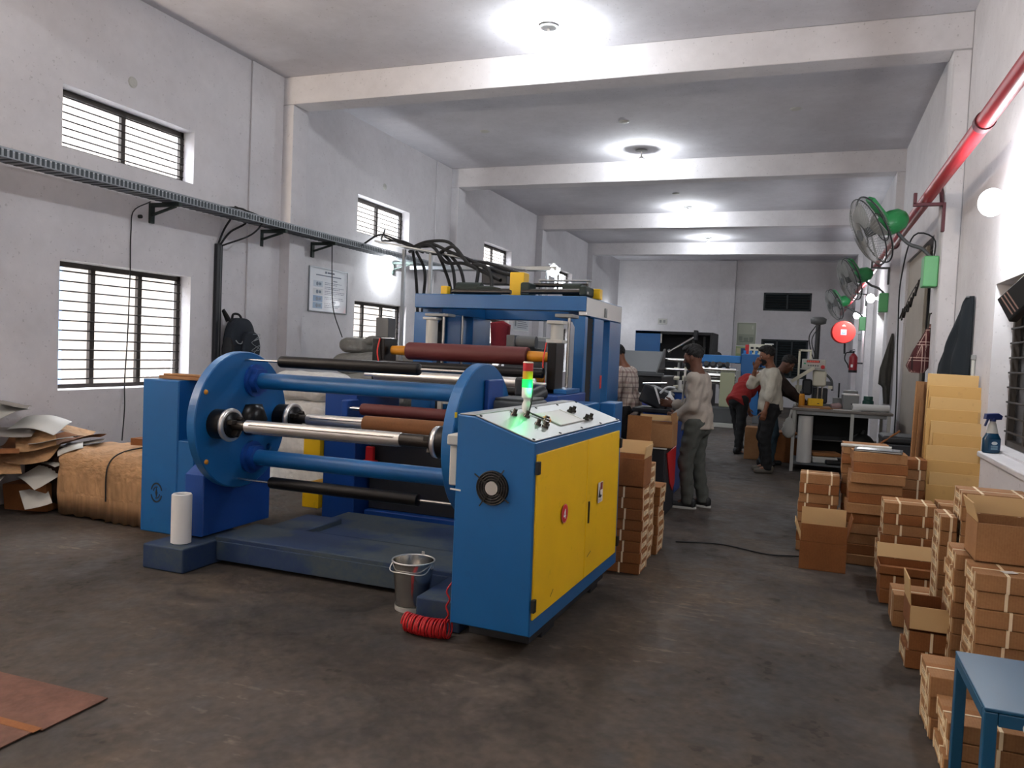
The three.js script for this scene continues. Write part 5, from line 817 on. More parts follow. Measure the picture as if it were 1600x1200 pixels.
{ // blue steel stool, lower right
  const t = thing('stool', 'blue painted square steel stool at the lower right beside the strapped cartons', 'stool', [0.575, 0, -3.305]);
  M.blueStool = new THREE.MeshPhysicalMaterial({ color: 0x0a5176, roughness: 0.4, map: paintWear, clearcoat: 0.3, clearcoatRoughness: 0.3 });
  put(t, 'seat', M.blueStool, box(0, 0.56, 0.488, 0.50, 0.0, 0.52, 0.004));
  for (const [x, z] of [[0, 0], [0.52, 0], [0, 0.48], [0.52, 0.48]]) put(t, 'leg', M.blueStool, box(x + 0.001, x + 0.039, 0, 0.487, z + 0.001, z + 0.039, 0.004));
  putEach(t, 'rail', M.blueStool, [box(0.001, 0.035, 0.45, 0.487, 0.04, 0.48, 0.003), box(0.525, 0.559, 0.45, 0.487, 0.04, 0.48, 0.003), box(0.04, 0.52, 0.445, 0.487, 0.485, 0.519, 0.003), box(0.04, 0.52, 0.45, 0.487, 0.001, 0.035, 0.003)]);
  const s = put(t, 'sticker', M.white, cyl([0.125, 0.455, 0.5195], [0.125, 0.455, 0.5205], 0.02)); s.userData.label = 'small round pale sticker';
}
// ------------------------------------------------------------------ people: distance fields meshed with surface nets
function surfaceNets(f, lo, hi, cell) {
  const n = [0, 1, 2].map((k) => Math.ceil((hi[k] - lo[k]) / cell) + 1), [nx, ny, nz] = n, v = new Float32Array(nx * ny * nz), id = new Int32Array(nx * ny * nz).fill(-1);
  for (let z = 0, q = 0; z < nz; z++) for (let y = 0; y < ny; y++) for (let x = 0; x < nx; x++, q++) v[q] = f(lo[0] + x * cell, lo[1] + y * cell, lo[2] + z * cell);
  const pos = [], idx = [], off = [0, 1, nx, nx + 1, nx * ny, nx * ny + 1, nx * ny + nx, nx * ny + nx + 1];
  const E = [[0, 1], [0, 2], [0, 4], [1, 3], [1, 5], [2, 3], [2, 6], [3, 7], [4, 5], [4, 6], [5, 7], [6, 7]];
  for (let z = 0; z < nz - 1; z++) for (let y = 0; y < ny - 1; y++) for (let x = 0; x < nx - 1; x++) {
    const q = x + nx * (y + ny * z); let m = 0; for (let k = 0; k < 8; k++) if (v[q + off[k]] < 0) m |= 1 << k; if (m === 0 || m === 255) continue;
    let sx = 0, sy = 0, sz = 0, c = 0; for (const [a, b] of E) { const A = v[q + off[a]], B = v[q + off[b]]; if ((A < 0) === (B < 0)) continue; const t = A / (A - B), ax = a & 1, ay = (a >> 1) & 1, az = a >> 2; sx += ax + t * ((b & 1) - ax); sy += ay + t * (((b >> 1) & 1) - ay); sz += az + t * ((b >> 2) - az); c++; }
    id[q] = pos.length / 3; pos.push(lo[0] + (x + sx / c) * cell, lo[1] + (y + sy / c) * cell, lo[2] + (z + sz / c) * cell);
  }
  const quad = (a, b, c, d, flip) => { if (a < 0 || b < 0 || c < 0 || d < 0) return; flip ? idx.push(a, c, b, a, d, c) : idx.push(a, b, c, a, c, d); };
  for (let z = 1; z < nz - 1; z++) for (let y = 1; y < ny - 1; y++) for (let x = 1; x < nx - 1; x++) {
    const q = x + nx * (y + ny * z), s = v[q] < 0;
    if (s !== v[q + 1] < 0) quad(id[q - nx - nx * ny], id[q - nx * ny], id[q], id[q - nx], !s);
    if (s !== v[q + nx] < 0) quad(id[q - 1 - nx * ny], id[q - 1], id[q], id[q - nx * ny], !s);
    if (s !== v[q + nx * ny] < 0) quad(id[q - 1 - nx], id[q - nx], id[q], id[q - 1], !s);
  }
  const g = new THREE.BufferGeometry(); g.setAttribute('position', new THREE.Float32BufferAttribute(pos, 3)); g.setIndex(idx); g.computeVertexNormals(); return g;
}
const smin = (a, b, k) => { const h = Math.max(k - Math.abs(a - b), 0) / k; return Math.min(a, b) - h * h * k * 0.25; };
const cap = (a, b, ra, rb) => { const dx = b.x - a.x, dy = b.y - a.y, dz = b.z - a.z, L = dx * dx + dy * dy + dz * dz || 1e-9; return (x, y, z) => { const px = x - a.x, py = y - a.y, pz = z - a.z, t = Math.min(1, Math.max(0, (px * dx + py * dy + pz * dz) / L)); return Math.hypot(px - dx * t, py - dy * t, pz - dz * t) - (ra + (rb - ra) * t); }; };
const ell = (c, rx, ry, rz, inv) => (x, y, z) => { let px = x - c.x, py = y - c.y, pz = z - c.z; if (inv) { const v = V3(px, py, pz).applyQuaternion(inv); px = v.x; py = v.y; pz = v.z; } const k = Math.hypot(px / rx, py / ry, pz / rz), m = Math.hypot(px / (rx * rx), py / (ry * ry), pz / (rz * rz)); return k < 1e-6 ? -Math.min(rx, ry, rz) : k * (k - 1) / m; };
const union = (fs, k) => (x, y, z) => { let d = 9; for (const f of fs) d = smin(d, f(x, y, z), k); return d; };
function ik(a, b, l1, l2, pole) {                       // the elbow or knee between two joints
  const d = b.clone().sub(a), L = Math.min(d.length(), (l1 + l2) * 0.999); d.normalize(); const e = (l1 * l1 - l2 * l2 + L * L) / (2 * L), h = Math.sqrt(Math.max(0, l1 * l1 - e * e)), p = pole.clone().sub(d.clone().multiplyScalar(pole.dot(d))).normalize();
  return [a.clone().addScaledVector(d, e).addScaledVector(p, h), a.clone().addScaledVector(d, L)];
}
function handFns(wrist, dir, side, curl) {              // palm, four fingers, thumb; dir = along the palm, side = toward the thumb
  const d = dir.clone().normalize(), s = side.clone().sub(d.clone().multiplyScalar(side.dot(d))).normalize(), nrm = d.clone().cross(s).normalize(), P = (u, v, w) => wrist.clone().addScaledVector(d, u).addScaledVector(s, v).addScaledVector(nrm, w);
  const fs = [cap(P(0, 0, 0), P(0.03, 0, 0), 0.026, 0.028)];
  const palm = []; for (const v of [-0.028, -0.009, 0.01, 0.028]) palm.push(cap(P(0.01, v * 0.6, 0), P(0.082, v, 0), 0.016, 0.0125)); fs.push(union(palm, 0.02));
  const fing = [[-0.03, 0.058], [-0.0105, 0.072], [0.0095, 0.078], [0.029, 0.069]].map(([v, l], i) => { const c = curl + i * 0.04, a = c, b = c * 2.1, e = c * 2.9, p0 = P(0.085, v, 0), st = (p, len, an) => p.clone().addScaledVector(d, len * Math.cos(an)).addScaledVector(nrm, len * Math.sin(an)); const p1 = st(p0, l * 0.48, a), p2 = st(p1, l * 0.30, b), p3 = st(p2, l * 0.22, e); return union([cap(p0, p1, 0.0098, 0.0088), cap(p1, p2, 0.0088, 0.008), cap(p2, p3, 0.008, 0.0068)], 0.004); });
  const t0 = P(0.02, 0.024, 0.004), t1 = P(0.052, 0.052, 0.016), t2 = P(0.082, 0.058, 0.03);
  fing.push(union([cap(t0, t1, 0.015, 0.0115), cap(t1, t2, 0.011, 0.0085)], 0.006));
  const base = union(fs, 0.02); return (x, y, z) => { let q = base(x, y, z); for (const f of fing) q = smin(q, f(x, y, z), 0.007); return q; };
}
mat('skin', 0x7c4f38, 0.6); mat('skinDark', 0x5e3b2a, 0.6); mat('hair', 0x0f0d0d, 0.7); mat('eyeWhite', 0xdcd6cc, 0.3); mat('eyeDark', 0x1a100c, 0.3);
const fabric = (c, r = 0.9) => new THREE.MeshStandardMaterial({ color: c, roughness: r, map: clothMap });
// figure in its own frame: feet at y = 0, facing +z, left side +x
function person(o) {
  const t = thing('person', o.label, 'person', o.pos, o.turn), h = o.h ?? 1.7, s = h / 1.7, cell = o.cell ?? 0.014;
  const lean = o.lean ?? 0, hipY = (o.hipY ?? 0.912) * s, hip = V3(0, hipY, o.hipZ ?? 0), up = V3(0, Math.cos(lean), Math.sin(lean)).applyAxisAngle(V3(0, 0, 1), o.tilt ?? 0), fwd = V3(0, -Math.sin(lean), Math.cos(lean)), tw = o.twist ?? 0;
  const right = V3(1, 0, 0).applyAxisAngle(V3(0, 1, 0), tw);
  const T = (u, x = 0, f = 0) => hip.clone().addScaledVector(up, u * s).addScaledVector(right, x * s).addScaledVector(fwd, f * s);
  const neck = T(0.535, 0, 0.0), hd = up.clone().applyAxisAngle(V3(1, 0, 0), o.nod ?? 0), headC = neck.clone().addScaledVector(hd, 0.165 * s).addScaledVector(fwd, 0.03 * s);
  const qh = new THREE.Quaternion().setFromEuler(new THREE.Euler(lean * 1 + (o.nod ?? 0), 0, 0)).premultiply(new THREE.Quaternion().setFromAxisAngle(V3(0, 1, 0), o.look ?? 0)), Hd = (x, y, z) => V3(x * s, y * s, z * s).applyQuaternion(qh).add(headC), inv = qh.clone().invert();
  // legs
  const legs = [1, -1].map((k, i) => { const H0 = hip.clone().addScaledVector(right, k * 0.092 * s), foot = V3(...(o.feet?.[i] ?? [k * 0.1, 0, 0])), an = foot.clone().add(V3(0, 0.085 * s, -0.02)), [kn, ank] = ik(H0, an, 0.4185 * s, 0.4185 * s, V3(...(o.knee?.[i] ?? [0, 0, 1]))); const fd = V3(Math.sin(o.toe?.[i] ?? k * 0.2), 0, Math.cos(o.toe?.[i] ?? k * 0.2)), lift = o.heel?.[i] ?? 0; return { H0, kn, ank, fd, k, lift }; });
  // arms
  const arms = [1, -1].map((k, i) => { const S = T(0.475, k * 0.178, -0.005), def = V3(S.x + k * 0.05, S.y - 0.53 * s, S.z + 0.04), w = o.hands?.[i] ? V3(...o.hands[i]) : def, [el, wr] = ik(S, w, 0.285 * s, 0.255 * s, V3(...(o.elbow?.[i] ?? [k * 0.5, 0, -1]))); return { S, el, wr, k }; });
  const G = [];
  const torsoSkin = [cap(T(0.0), T(0.02), 0.135 * s, 0.135 * s), ell(T(0.12), 0.145 * s, 0.17 * s, 0.105 * s), ell(T(0.36, 0, -0.005), 0.165 * s, 0.17 * s, 0.112 * s), cap(T(0.46, 0.12), T(0.46, -0.12), 0.07 * s, 0.07 * s), cap(T(0.45), neck, 0.07 * s, 0.055 * s)];
  const armSkin = arms.flatMap((a) => [cap(a.S, a.el, 0.054 * s, 0.042 * s), cap(a.el, a.wr, 0.041 * s, 0.027 * s)]);
  const legSkin = legs.flatMap((l) => [cap(l.H0, l.kn, 0.088 * s, 0.056 * s), cap(l.kn, l.ank, 0.054 * s, 0.036 * s), cap(l.ank, l.ank.clone().addScaledVector(l.fd, 0.12 * s).add(V3(0, -0.045 * s - l.lift * 0.1, 0)), 0.036 * s, 0.03 * s)]);
  const skull = [ell(Hd(0, 0.035, -0.012), 0.076 * s, 0.095 * s, 0.094 * s, inv), ell(Hd(0, -0.035, 0.022), 0.058 * s, 0.082 * s, 0.068 * s, inv), cap(neck, Hd(0, -0.02, -0.02), 0.054 * s, 0.05 * s)];
  const body = union([...torsoSkin, ...armSkin, ...legSkin, ...skull], 0.045);
  const bounds = (pts, m) => { const lo = [9, 9, 9], hi = [-9, -9, -9]; for (const p of pts) [p.x, p.y, p.z].forEach((c, k) => { lo[k] = Math.min(lo[k], c - m); hi[k] = Math.max(hi[k], c + m); }); return [lo, hi]; };
  const all = [hip, neck, headC, ...arms.flatMap((a) => [a.S, a.el, a.wr]), ...legs.flatMap((l) => [l.kn, l.ank])];
  const [lo, hi] = bounds(all, 0.2 * s); lo[1] = -0.03;
  G.push(surfaceNets(body, lo, hi, cell * 1.25));
  { // the head in finer cells: brow, nose, lips, ears
    const face = union([...skull, cap(Hd(-0.04, 0.028, 0.066), Hd(0.04, 0.028, 0.066), 0.014 * s, 0.014 * s), cap(Hd(-0.05, -0.005, 0.045), Hd(0.05, -0.005, 0.045), 0.02 * s, 0.02 * s), cap(Hd(0, -0.1, 0.062), Hd(0, -0.085, 0.066), 0.02 * s, 0.02 * s)], 0.03);
    const nose = union([cap(Hd(0, 0.02, 0.08), Hd(0, -0.022, 0.104), 0.008 * s, 0.0125 * s), cap(Hd(-0.012, -0.028, 0.09), Hd(0.012, -0.028, 0.09), 0.009 * s, 0.009 * s)], 0.012), lips = union([cap(Hd(-0.02, -0.056, 0.082), Hd(0.02, -0.056, 0.082), 0.007 * s, 0.007 * s), cap(Hd(-0.017, -0.066, 0.081), Hd(0.017, -0.066, 0.081), 0.008 * s, 0.008 * s)], 0.004), ears = [1, -1].map((k) => ell(Hd(k * 0.08, 0.0, -0.012), 0.012 * s, 0.033 * s, 0.021 * s, inv));
    const sock = [1, -1].map((k) => ell(Hd(k * 0.032, 0.012, 0.088), 0.017 * s, 0.011 * s, 0.016 * s, inv));
    const fn = (x, y, z) => { let d = face(x, y, z); d = smin(d, nose(x, y, z), 0.012); d = smin(d, lips(x, y, z), 0.006); for (const e of ears) d = smin(d, e(x, y, z), 0.008); for (const e of sock) d = -smin(-d, e(x, y, z), 0.01); return d; };
    const [a, b] = bounds([headC], 0.15 * s); G.push(surfaceNets(fn, a, b, o.headCell ?? 0.005));
  }
  arms.forEach((a, i) => { const d = o.handDir?.[i] ? V3(...o.handDir[i]) : a.wr.clone().sub(a.el), sd = o.thumb?.[i] ? V3(...o.thumb[i]) : V3(0, 0.2, 1), f = handFns(a.wr, d, sd, (o.curl?.[i] ?? 0.35) * (a.k)), [p, q] = bounds([a.wr, a.wr.clone().addScaledVector(d.clone().normalize(), 0.14)], 0.08); G.push(surfaceNets(f, p, q, o.handCell ?? 0.0045)); });
  const skin = o.skin ?? M.skin; put(t, 'body', skin, G);
  for (const k of [1, -1]) { const e = put(t, 'eye', M.eyeWhite, new THREE.SphereGeometry(0.0115 * s, 12, 8)); e.position.copy(Hd(k * 0.032, 0.012, 0.074)); const p = put(e, 'pupil', M.eyeDark, new THREE.SphereGeometry(0.0055 * s, 8, 6)); p.position.copy(V3(0, 0, 0.0085 * s).applyQuaternion(qh)); }
  // hair
  { const hf = ell(Hd(0, 0.058, -0.03), 0.088 * s, 0.095 * s, 0.096 * s, inv), top = ell(Hd(0, 0.11, 0.02), 0.07 * s, 0.045 * s, 0.075 * s, inv), shape = union([hf, top], 0.03), v = V3();
    const fn = (x, y, z) => { v.set(x - headC.x, y - headC.y, z - headC.z).applyQuaternion(inv).divideScalar(s); const cut = Math.max((v.z - 0.035) - Math.max(0, (v.y - 0.055)) * 1.4, -0.045 - v.y + Math.max(0, v.z) * 1.5); return Math.max(shape(x, y, z) + 0.005 * Math.sin(x * 160) * Math.sin(y * 140 + z * 170), cut * s); };
    const [a, b] = bounds([headC], 0.2 * s); put(t, 'hair', M.hair, surfaceNets(fn, a, b, 0.006)); }
  if (o.beard) { const bf = union([ell(Hd(0, -0.035, 0.022), 0.0625 * s, 0.0865 * s, 0.0725 * s, inv), cap(Hd(0, -0.1, 0.064), Hd(0, -0.09, 0.068), 0.021 * s, 0.021 * s)], 0.02), v = V3(), fn = (x, y, z) => { v.set(x - headC.x, y - headC.y, z - headC.z).applyQuaternion(inv).divideScalar(s); const mouth = Math.hypot(v.x / 0.026, (v.y + 0.06) / 0.014) - 1; return Math.max(bf(x, y, z), (v.y + 0.034 - Math.abs(v.x) * 0.9) * s, v.z > 0.05 ? -mouth * 0.02 : -9, (-0.02 - v.z) * s); }; const [a, b] = bounds([headC], 0.16 * s); put(t, 'beard', M.hair, surfaceNets(fn, a, b, 0.006)); }
  // shirt, trousers, shoes
  const inf = 0.02 * s, end = o.sleeve ?? 0.93, wob = (x, y, z) => 0.006 * Math.sin(y * 46 + x * 21 + z * 9) * Math.sin(x * 17 + z * 23 + y * 7) + 0.0045 * Math.sin((x + z) * 60 + y * 25);
  const sl = arms.flatMap((a) => { const en = end > 0 ? a.el.clone().lerp(a.wr, end) : a.S.clone().lerp(a.el, 1 + end); return end > 0 ? [cap(a.S, a.el, 0.054 * s + inf, 0.046 * s + inf), cap(a.el, en, 0.046 * s + inf, 0.034 * s + inf)] : [cap(a.S, en, 0.056 * s + inf, 0.052 * s + inf)]; });
  const hem = o.hem ?? -0.08, tors = [ell(T(0.1), 0.155 * s + inf, 0.24 * s, 0.12 * s + inf), ell(T(0.34, 0, -0.005), 0.17 * s + inf, 0.22 * s, 0.118 * s + inf), cap(T(0.46, 0.12), T(0.46, -0.12), 0.068 * s + inf, 0.068 * s + inf), cap(T(0.1), T(hem), 0.135 * s + inf, 0.152 * s + inf), cap(T(0.44), T(0.53), 0.085 * s, 0.066 * s)];
  const sh = union([...tors, ...sl], 0.04), v0 = T(hem), v1 = T(0.535, 0, 0.01);
  const shirt = (x, y, z) => { const pu = (x - v0.x) * up.x + (y - v0.y) * up.y + (z - v0.z) * up.z, pn = (x - v1.x) * up.x + (y - v1.y) * up.y + (z - v1.z) * up.z, nearN = Math.hypot(x - neck.x, z - neck.z) < 0.13 && Math.abs(y - neck.y) < 0.2 ? pn : -9, armNear = Math.min(...arms.map((a) => Math.hypot(x - a.wr.x, y - a.wr.y, z - a.wr.z), ...arms.map((a2) => Math.hypot(x - a2.el.x, y - a2.el.y, z - a2.el.z)))); return Math.max(sh(x, y, z) + wob(x, y, z), armNear < 0.16 ? -9 : -pu, nearN); };
  const [ls, hs] = bounds([T(hem), neck, ...arms.flatMap((a) => [a.S, a.el, a.wr])], 0.22 * s);
  put(t, o.shirtName ?? 'shirt', o.shirt, surfaceNets(shirt, ls, hs, cell)).userData.label = o.shirtLabel ?? 'shirt';
  const tr = union([cap(T(0.06), T(-0.02), 0.145 * s, 0.15 * s), ...legs.flatMap((l) => [cap(l.H0, l.kn, 0.094 * s + 0.012, 0.066 * s + 0.012), cap(l.kn, l.ank.clone().add(V3(0, -0.015, 0)), 0.064 * s + 0.012, 0.052 * s + 0.012)])], 0.035), vt = T(0.06);
  const trou = (x, y, z) => Math.max(tr(x, y, z) + wob(x, y * 1.3, z) * 0.9, (x - vt.x) * up.x + (y - vt.y) * up.y + (z - vt.z) * up.z, (0.045 - y));
  const [lt, ht] = bounds([T(0.08), hip, ...legs.flatMap((l) => [l.H0, l.kn, l.ank])], 0.2 * s); lt[1] = 0.0;
  put(t, 'trousers', o.trousers, surfaceNets(trou, lt, ht, cell)).userData.label = o.trouserLabel ?? 'trousers';
  for (const l of legs) { const b0 = V3(l.ank.x, 0.035 + Math.max(0, l.ank.y - 0.085 * s), l.ank.z).addScaledVector(l.fd, -0.045 * s), b1 = b0.clone().addScaledVector(l.fd, 0.2 * s).add(V3(0, -l.lift * 0.12, 0)); const sf = union([cap(b0, b1, 0.04 * s, 0.038 * s), cap(b0.clone().add(V3(0, 0.04, 0)), b0.clone().addScaledVector(l.fd, 0.08).add(V3(0, 0.035, 0)), 0.042 * s, 0.034 * s)], 0.03), fl = Math.max(0, Math.min(b0.y, b1.y) - 0.036), fn = (x, y, z) => Math.max(sf(x, y, z), (0.003 + (l.lift ? -0.02 : fl)) - y); const [a, b] = bounds([b0, b1], 0.1); const q = put(t, 'shoe', o.shoe ?? M.black, surfaceNets(fn, a, b, 0.009)); if (o.sole && !l.lift) put(q, 'sole', o.sole, extr(circ(0, 0, 1, 20).map(([x, y]) => [x * 0.045, y * 0.14]), 0.018, 0.003).rotateX(-PI / 2).rotateY(Math.atan2(l.fd.x, l.fd.z)).translate((b0.x + b1.x) / 2, 0.002, (b0.z + b1.z) / 2)); }
  o.extra?.({ t, T, Hd, qh, arms, legs, s, hip, neck });
  return t;
}
const W2L = (turn) => (dx, dy, dz) => { const v = V3(dx, dy, dz).applyAxisAngle(V3(0, 1, 0), -turn); return [v.x, v.y, v.z]; };   // world offsets into the figure's frame
{ // man in the grey long-sleeved shirt
  const turn = -PI / 2 - 0.15, L = W2L(turn);
  person({ label: 'man in a pale grey long-sleeved shirt and dark jeans standing in the aisle', pos: [-1.03, 0, -8.25], turn, h: 1.63, lean: 0.03, nod: 0.2, skin: M.skinDark, shirt: fabric(0xb5aba0), shirtLabel: 'pale grey long-sleeved shirt', trousers: fabric(0x565954), trouserLabel: 'dark grey jeans', shoe: M.black, sole: M.greyPale, beard: true, sleeve: 0.9, hem: -0.06,
    feet: [[0.1, 0, 0.05], [-0.09, 0, -0.06]], hands: [[0.1, 0.93, 0.2], [-0.1, 1.04, 0.30]], elbow: [[0.35, 0, -1], [-0.6, -0.3, -1]], handDir: [[-0.3, 0.05, 1], [0.3, 0.2, 1]], thumb: [[0, 1, 0], [0, 1, 0]], curl: [0.5, 0.5],
    extra: ({ t, T }) => { put(t, 'white_panel', M.white, [at(cb(0.14, 0.34, 0.004, 0, 0, 0, 0, 0, 0, 0.0015), 0.05, 1.26, 0.172, -0.0)].map((g) => { const p = g.attributes.position; for (let i = 0; i < p.count; i++) p.setZ(i, p.getZ(i) - 1.6 * (p.getX(i)) ** 2 - 0.5 * (p.getY(i) - 1.22) ** 2); return g; })).userData.label = 'white printed front of the shirt'; } });
}
{ // man in the cream shirt
  const turn = -PI / 2 + 0.25;
  person({ label: 'bearded man in a cream shirt, one hand raised to his face', pos: [-0.45, 0, -11.45], turn, h: 1.70, lean: 0.04, nod: 0.18, shirt: fabric(0xd2cbbb), shirtLabel: 'cream shirt with rolled sleeves', trousers: fabric(0x1b1b1e), trouserLabel: 'black trousers', shoe: fabric(0x6f6960), beard: true, sleeve: 0.35, hem: -0.04, handCell: 0.006, headCell: 0.006,
    feet: [[0.11, 0, 0.04], [-0.1, 0, 0.02]], hands: [[0.24, 0.86, 0.12], [-0.05, 1.44, 0.22]], elbow: [[0.5, 0, -1], [-0.5, -1, 0.1]], handDir: [[0, -1, 0.25], [0.35, 0.9, -0.25]], thumb: [[0, 0.2, 1], [-0.2, 0.2, 1]], curl: [0.45, 0.4] });
}
{ // man in dark brown leaning over the table
  const turn = PI / 2 + 0.15;
  person({ label: 'man in a dark brown shirt leaning over the work table behind the man in cream', pos: [-0.42, 0, -12.2], turn, h: 1.63, lean: 0.16, nod: 0.5, skin: M.skinDark, shirt: fabric(0x33241f), shirtLabel: 'dark brown shirt', trousers: fabric(0x3f5562), trouserLabel: 'grey-blue trousers', cell: 0.017, handCell: 0.006, headCell: 0.006, sleeve: 0.9,
    hipZ: -0.06, feet: [[0.1, 0, 0.0], [-0.1, 0, -0.12]], hands: [[0.14, 0.98, 0.36], [-0.18, 0.97, 0.38]], handDir: [[0, -0.15, 1], [0.2, -0.2, 1]], thumb: [[-1, 0.3, 0], [1, 0.3, 0]], curl: [0.3, 0.3] });
}
{ // stooping man in red
  const turn = PI - 0.55;
  person({ label: 'man in a red shirt stooping low beyond the man in cream', pos: [-0.93, 0, -13.7], turn, h: 1.66, lean: 0.85, nod: 0.25, skin: M.skin, shirt: fabric(0xa82d2c), shirtLabel: 'red shirt', trousers: fabric(0x17191c), trouserLabel: 'black trousers', cell: 0.018, handCell: 0.006, headCell: 0.006, sleeve: -0.25, hem: -0.12,
    hipZ: -0.22, feet: [[0.11, 0, 0.06], [-0.13, 0, -0.32]], heel: [0, 0.5], hands: [[0.16, 0.62, 0.34], [-0.14, 0.68, 0.4]], elbow: [[0.4, 0, -1], [-0.4, 0, -1]], curl: [0.4, 0.4],
    extra: ({ t, Hd, s }) => { const q = put(t, 'head_cloth', M.white, new THREE.SphereGeometry(0.1, 20, 14).scale(1, 0.8, 1.05)); q.position.copy(Hd(0, 0.07, -0.03)); q.userData.label = 'white cloth on the head'; } });
}
{ // man in the plaid shirt behind the press frame
  const turn = -PI / 2 - 0.2;
  const plaid = new THREE.MeshStandardMaterial({ roughness: 0.9, map: canvasTex(128, 128, (c) => { c.fillStyle = '#c9bdb2'; c.fillRect(0, 0, 128, 128); c.fillStyle = 'rgba(120,95,95,0.45)'; c.fillRect(0, 20, 128, 26); c.fillRect(24, 0, 26, 128); c.fillStyle = 'rgba(90,70,75,0.5)'; c.fillRect(0, 84, 128, 12); c.fillRect(88, 0, 12, 128); }) });
  plaid.map.wrapS = plaid.map.wrapT = THREE.RepeatWrapping; plaid.map.repeat.set(8, 8);
  person({ label: 'man in a pale checked shirt standing beyond the right legs of the blue press frame', pos: [-1.98, 0, -9.35], turn, h: 1.64, lean: 0.16, nod: 0.35, skin: M.skin, shirt: plaid, shirtLabel: 'pale checked shirt', trousers: fabric(0x202024), trouserLabel: 'dark trousers', cell: 0.016, handCell: 0.006, headCell: 0.006, sleeve: 0.9,
    feet: [[0.1, 0, 0], [-0.1, 0, 0.02]], hands: [[0.2, 0.98, 0.3], [-0.16, 1.0, 0.36]], curl: [0.5, 0.5] });
}
{ // far man behind the blue printing machine
  person({ label: 'distant dark-haired man bending behind the far blue machine', pos: [-1.85, 0, -19.9], turn: -PI / 2, h: 1.68, lean: 0.22, nod: 0.3, skin: M.skinDark, shirt: fabric(0x202328), shirtLabel: 'dark shirt', trousers: fabric(0x202024), cell: 0.022, handCell: 0.008, headCell: 0.008, sleeve: 0.9, hands: [[0.2, 1.05, 0.34], [-0.16, 1.05, 0.36]] });
}
// ------------------------------------------------------------------ work table with sealing machine
{
  const t = thing('work_table', 'steel-legged work table with a worn pale top at the right wall', 'table');
  const x0 = -0.17, x1 = 1.13, z0 = -13.0, z1 = -11.8, y = 0.90;
  mat('tableTop', 0x9b938a, 0.6, 0, { map: plasterMap });
  put(t, 'table_top', M.tableTop, box(x0, x1, y - 0.035, y, z0, z1, 0.006));
  for (const [x, z] of [[x0 + 0.03, z1 - 0.03], [x1 - 0.05, z1 - 0.03], [x0 + 0.03, z0 + 0.03], [x1 - 0.05, z0 + 0.03], [0.62, z1 - 0.04]]) put(t, 'leg', M.greyPale, box(x - 0.022, x + 0.022, 0, y - 0.036, z - 0.022, z + 0.022, 0.003));
  putEach(t, 'apron', M.grey, [box(x0 + 0.06, x1 - 0.08, y - 0.085, y - 0.036, z1 - 0.05, z1 - 0.02, 0.003), box(x0 + 0.02, x0 + 0.05, y - 0.085, y - 0.036, z0 + 0.06, z1 - 0.06, 0.003)]);
  put(t, 'shelf', M.greyDark, box(x0 + 0.02, 0.64, 0.10, 0.125, z0 + 0.02, z1 - 0.03, 0.004));
  put(t, 'rear_board', M.black, box(x0 + 0.06, 0.9, 0.15, y - 0.09, z0 + 0.06, z0 + 0.08, 0.002));
  put(t, 'mid_shelf', M.greyDark, box(x0 + 0.06, 0.6, 0.42, 0.435, z0 + 0.1, z0 + 0.7, 0.003));
}
const tt = 0.9012;
tag(put(scene, 'paper_roll', M.paper, turned([0.02, 0.127, -11.94], [0.02, 1, -11.94], [[0, 0.03], [0, 0.098], [0.004, 0.1], [0.66, 0.1], [0.665, 0.098], [0.665, 0.03], [0, 0.03]], 32)), 'tall white roll standing on the lower shelf of the work table', 'roll');
{ const t = thing('plastic_bag', 'crumpled pale plastic bag hanging off the near corner of the work table', 'bag', [-0.2, 0.62, -11.78]); const g = new THREE.SphereGeometry(1, 20, 16), p = g.attributes.position; for (let i = 0; i < p.count; i++) { const y = p.getY(i), r = 0.06 + 0.05 * (1 - y) * 0.5 + 0.012 * Math.sin(i * 1.3); p.setXYZ(i, p.getX(i) * r, y * 0.15, p.getZ(i) * r * 0.6); } g.computeVertexNormals(); put(t, 'bag', M.greyPale, g); put(t, 'tie', M.greyPale, cyl([0, 0.13, 0], [0.03, 0.25, -0.02], 0.012, 0.02, 8)); }
for (const [x, y, z, w, h, d, m, l] of [[0.28, 0.127, -12.1, 0.34, 0.09, 0.3, M.greyPale, 'folded pale sheets on the lower shelf of the work table'], [0.42, 0.127, -11.92, 0.22, 0.06, 0.14, M.black, 'dark crumpled bag on the lower shelf front'], [0.30, 0.222, -12.15, 0.4, 0.05, 0.34, M.cardPale, 'tan boards on the folded sheets under the table']]) tag(put(scene, 'bundle', m, cb(w, h, d, x, y + h / 2, z, 0, 0.2, 0, 0.02)), l, 'bundle');
{ const t = thing('black_bag', 'black sack slumped on the floor under the right part of the work table', 'bag', [0.78, 0, -12.2]); const g = new THREE.SphereGeometry(1, 24, 18), p = g.attributes.position; for (let i = 0; i < p.count; i++) p.setXYZ(i, p.getX(i) * (0.2 + 0.02 * Math.sin(i * 2.1)), Math.max(-0.27, p.getY(i) * 0.3) + 0.275, p.getZ(i) * 0.2); g.computeVertexNormals(); put(t, 'sack', M.black, g); put(t, 'knot', M.black, cyl([0, 0.56, 0], [0.02, 0.62, 0], 0.05, 0.03, 10)); }
{ const t = thing('orange_bottle', 'orange bottle with a black cap on the work table', 'bottle', [-0.05, tt, -11.98]); put(t, 'bottle', M.orange, turned([0, 0, 0], [0, 1, 0], [[0, 0], [0, 0.036], [0.005, 0.04], [0.17, 0.04], [0.2, 0.03], [0.2, 0]], 24)); put(t, 'cap', M.black, turned([0, 0.2, 0], [0, 1, 0], [[0, 0.032], [0.03, 0.03], [0.045, 0.014], [0.07, 0.012], [0.07, 0]], 16)); }
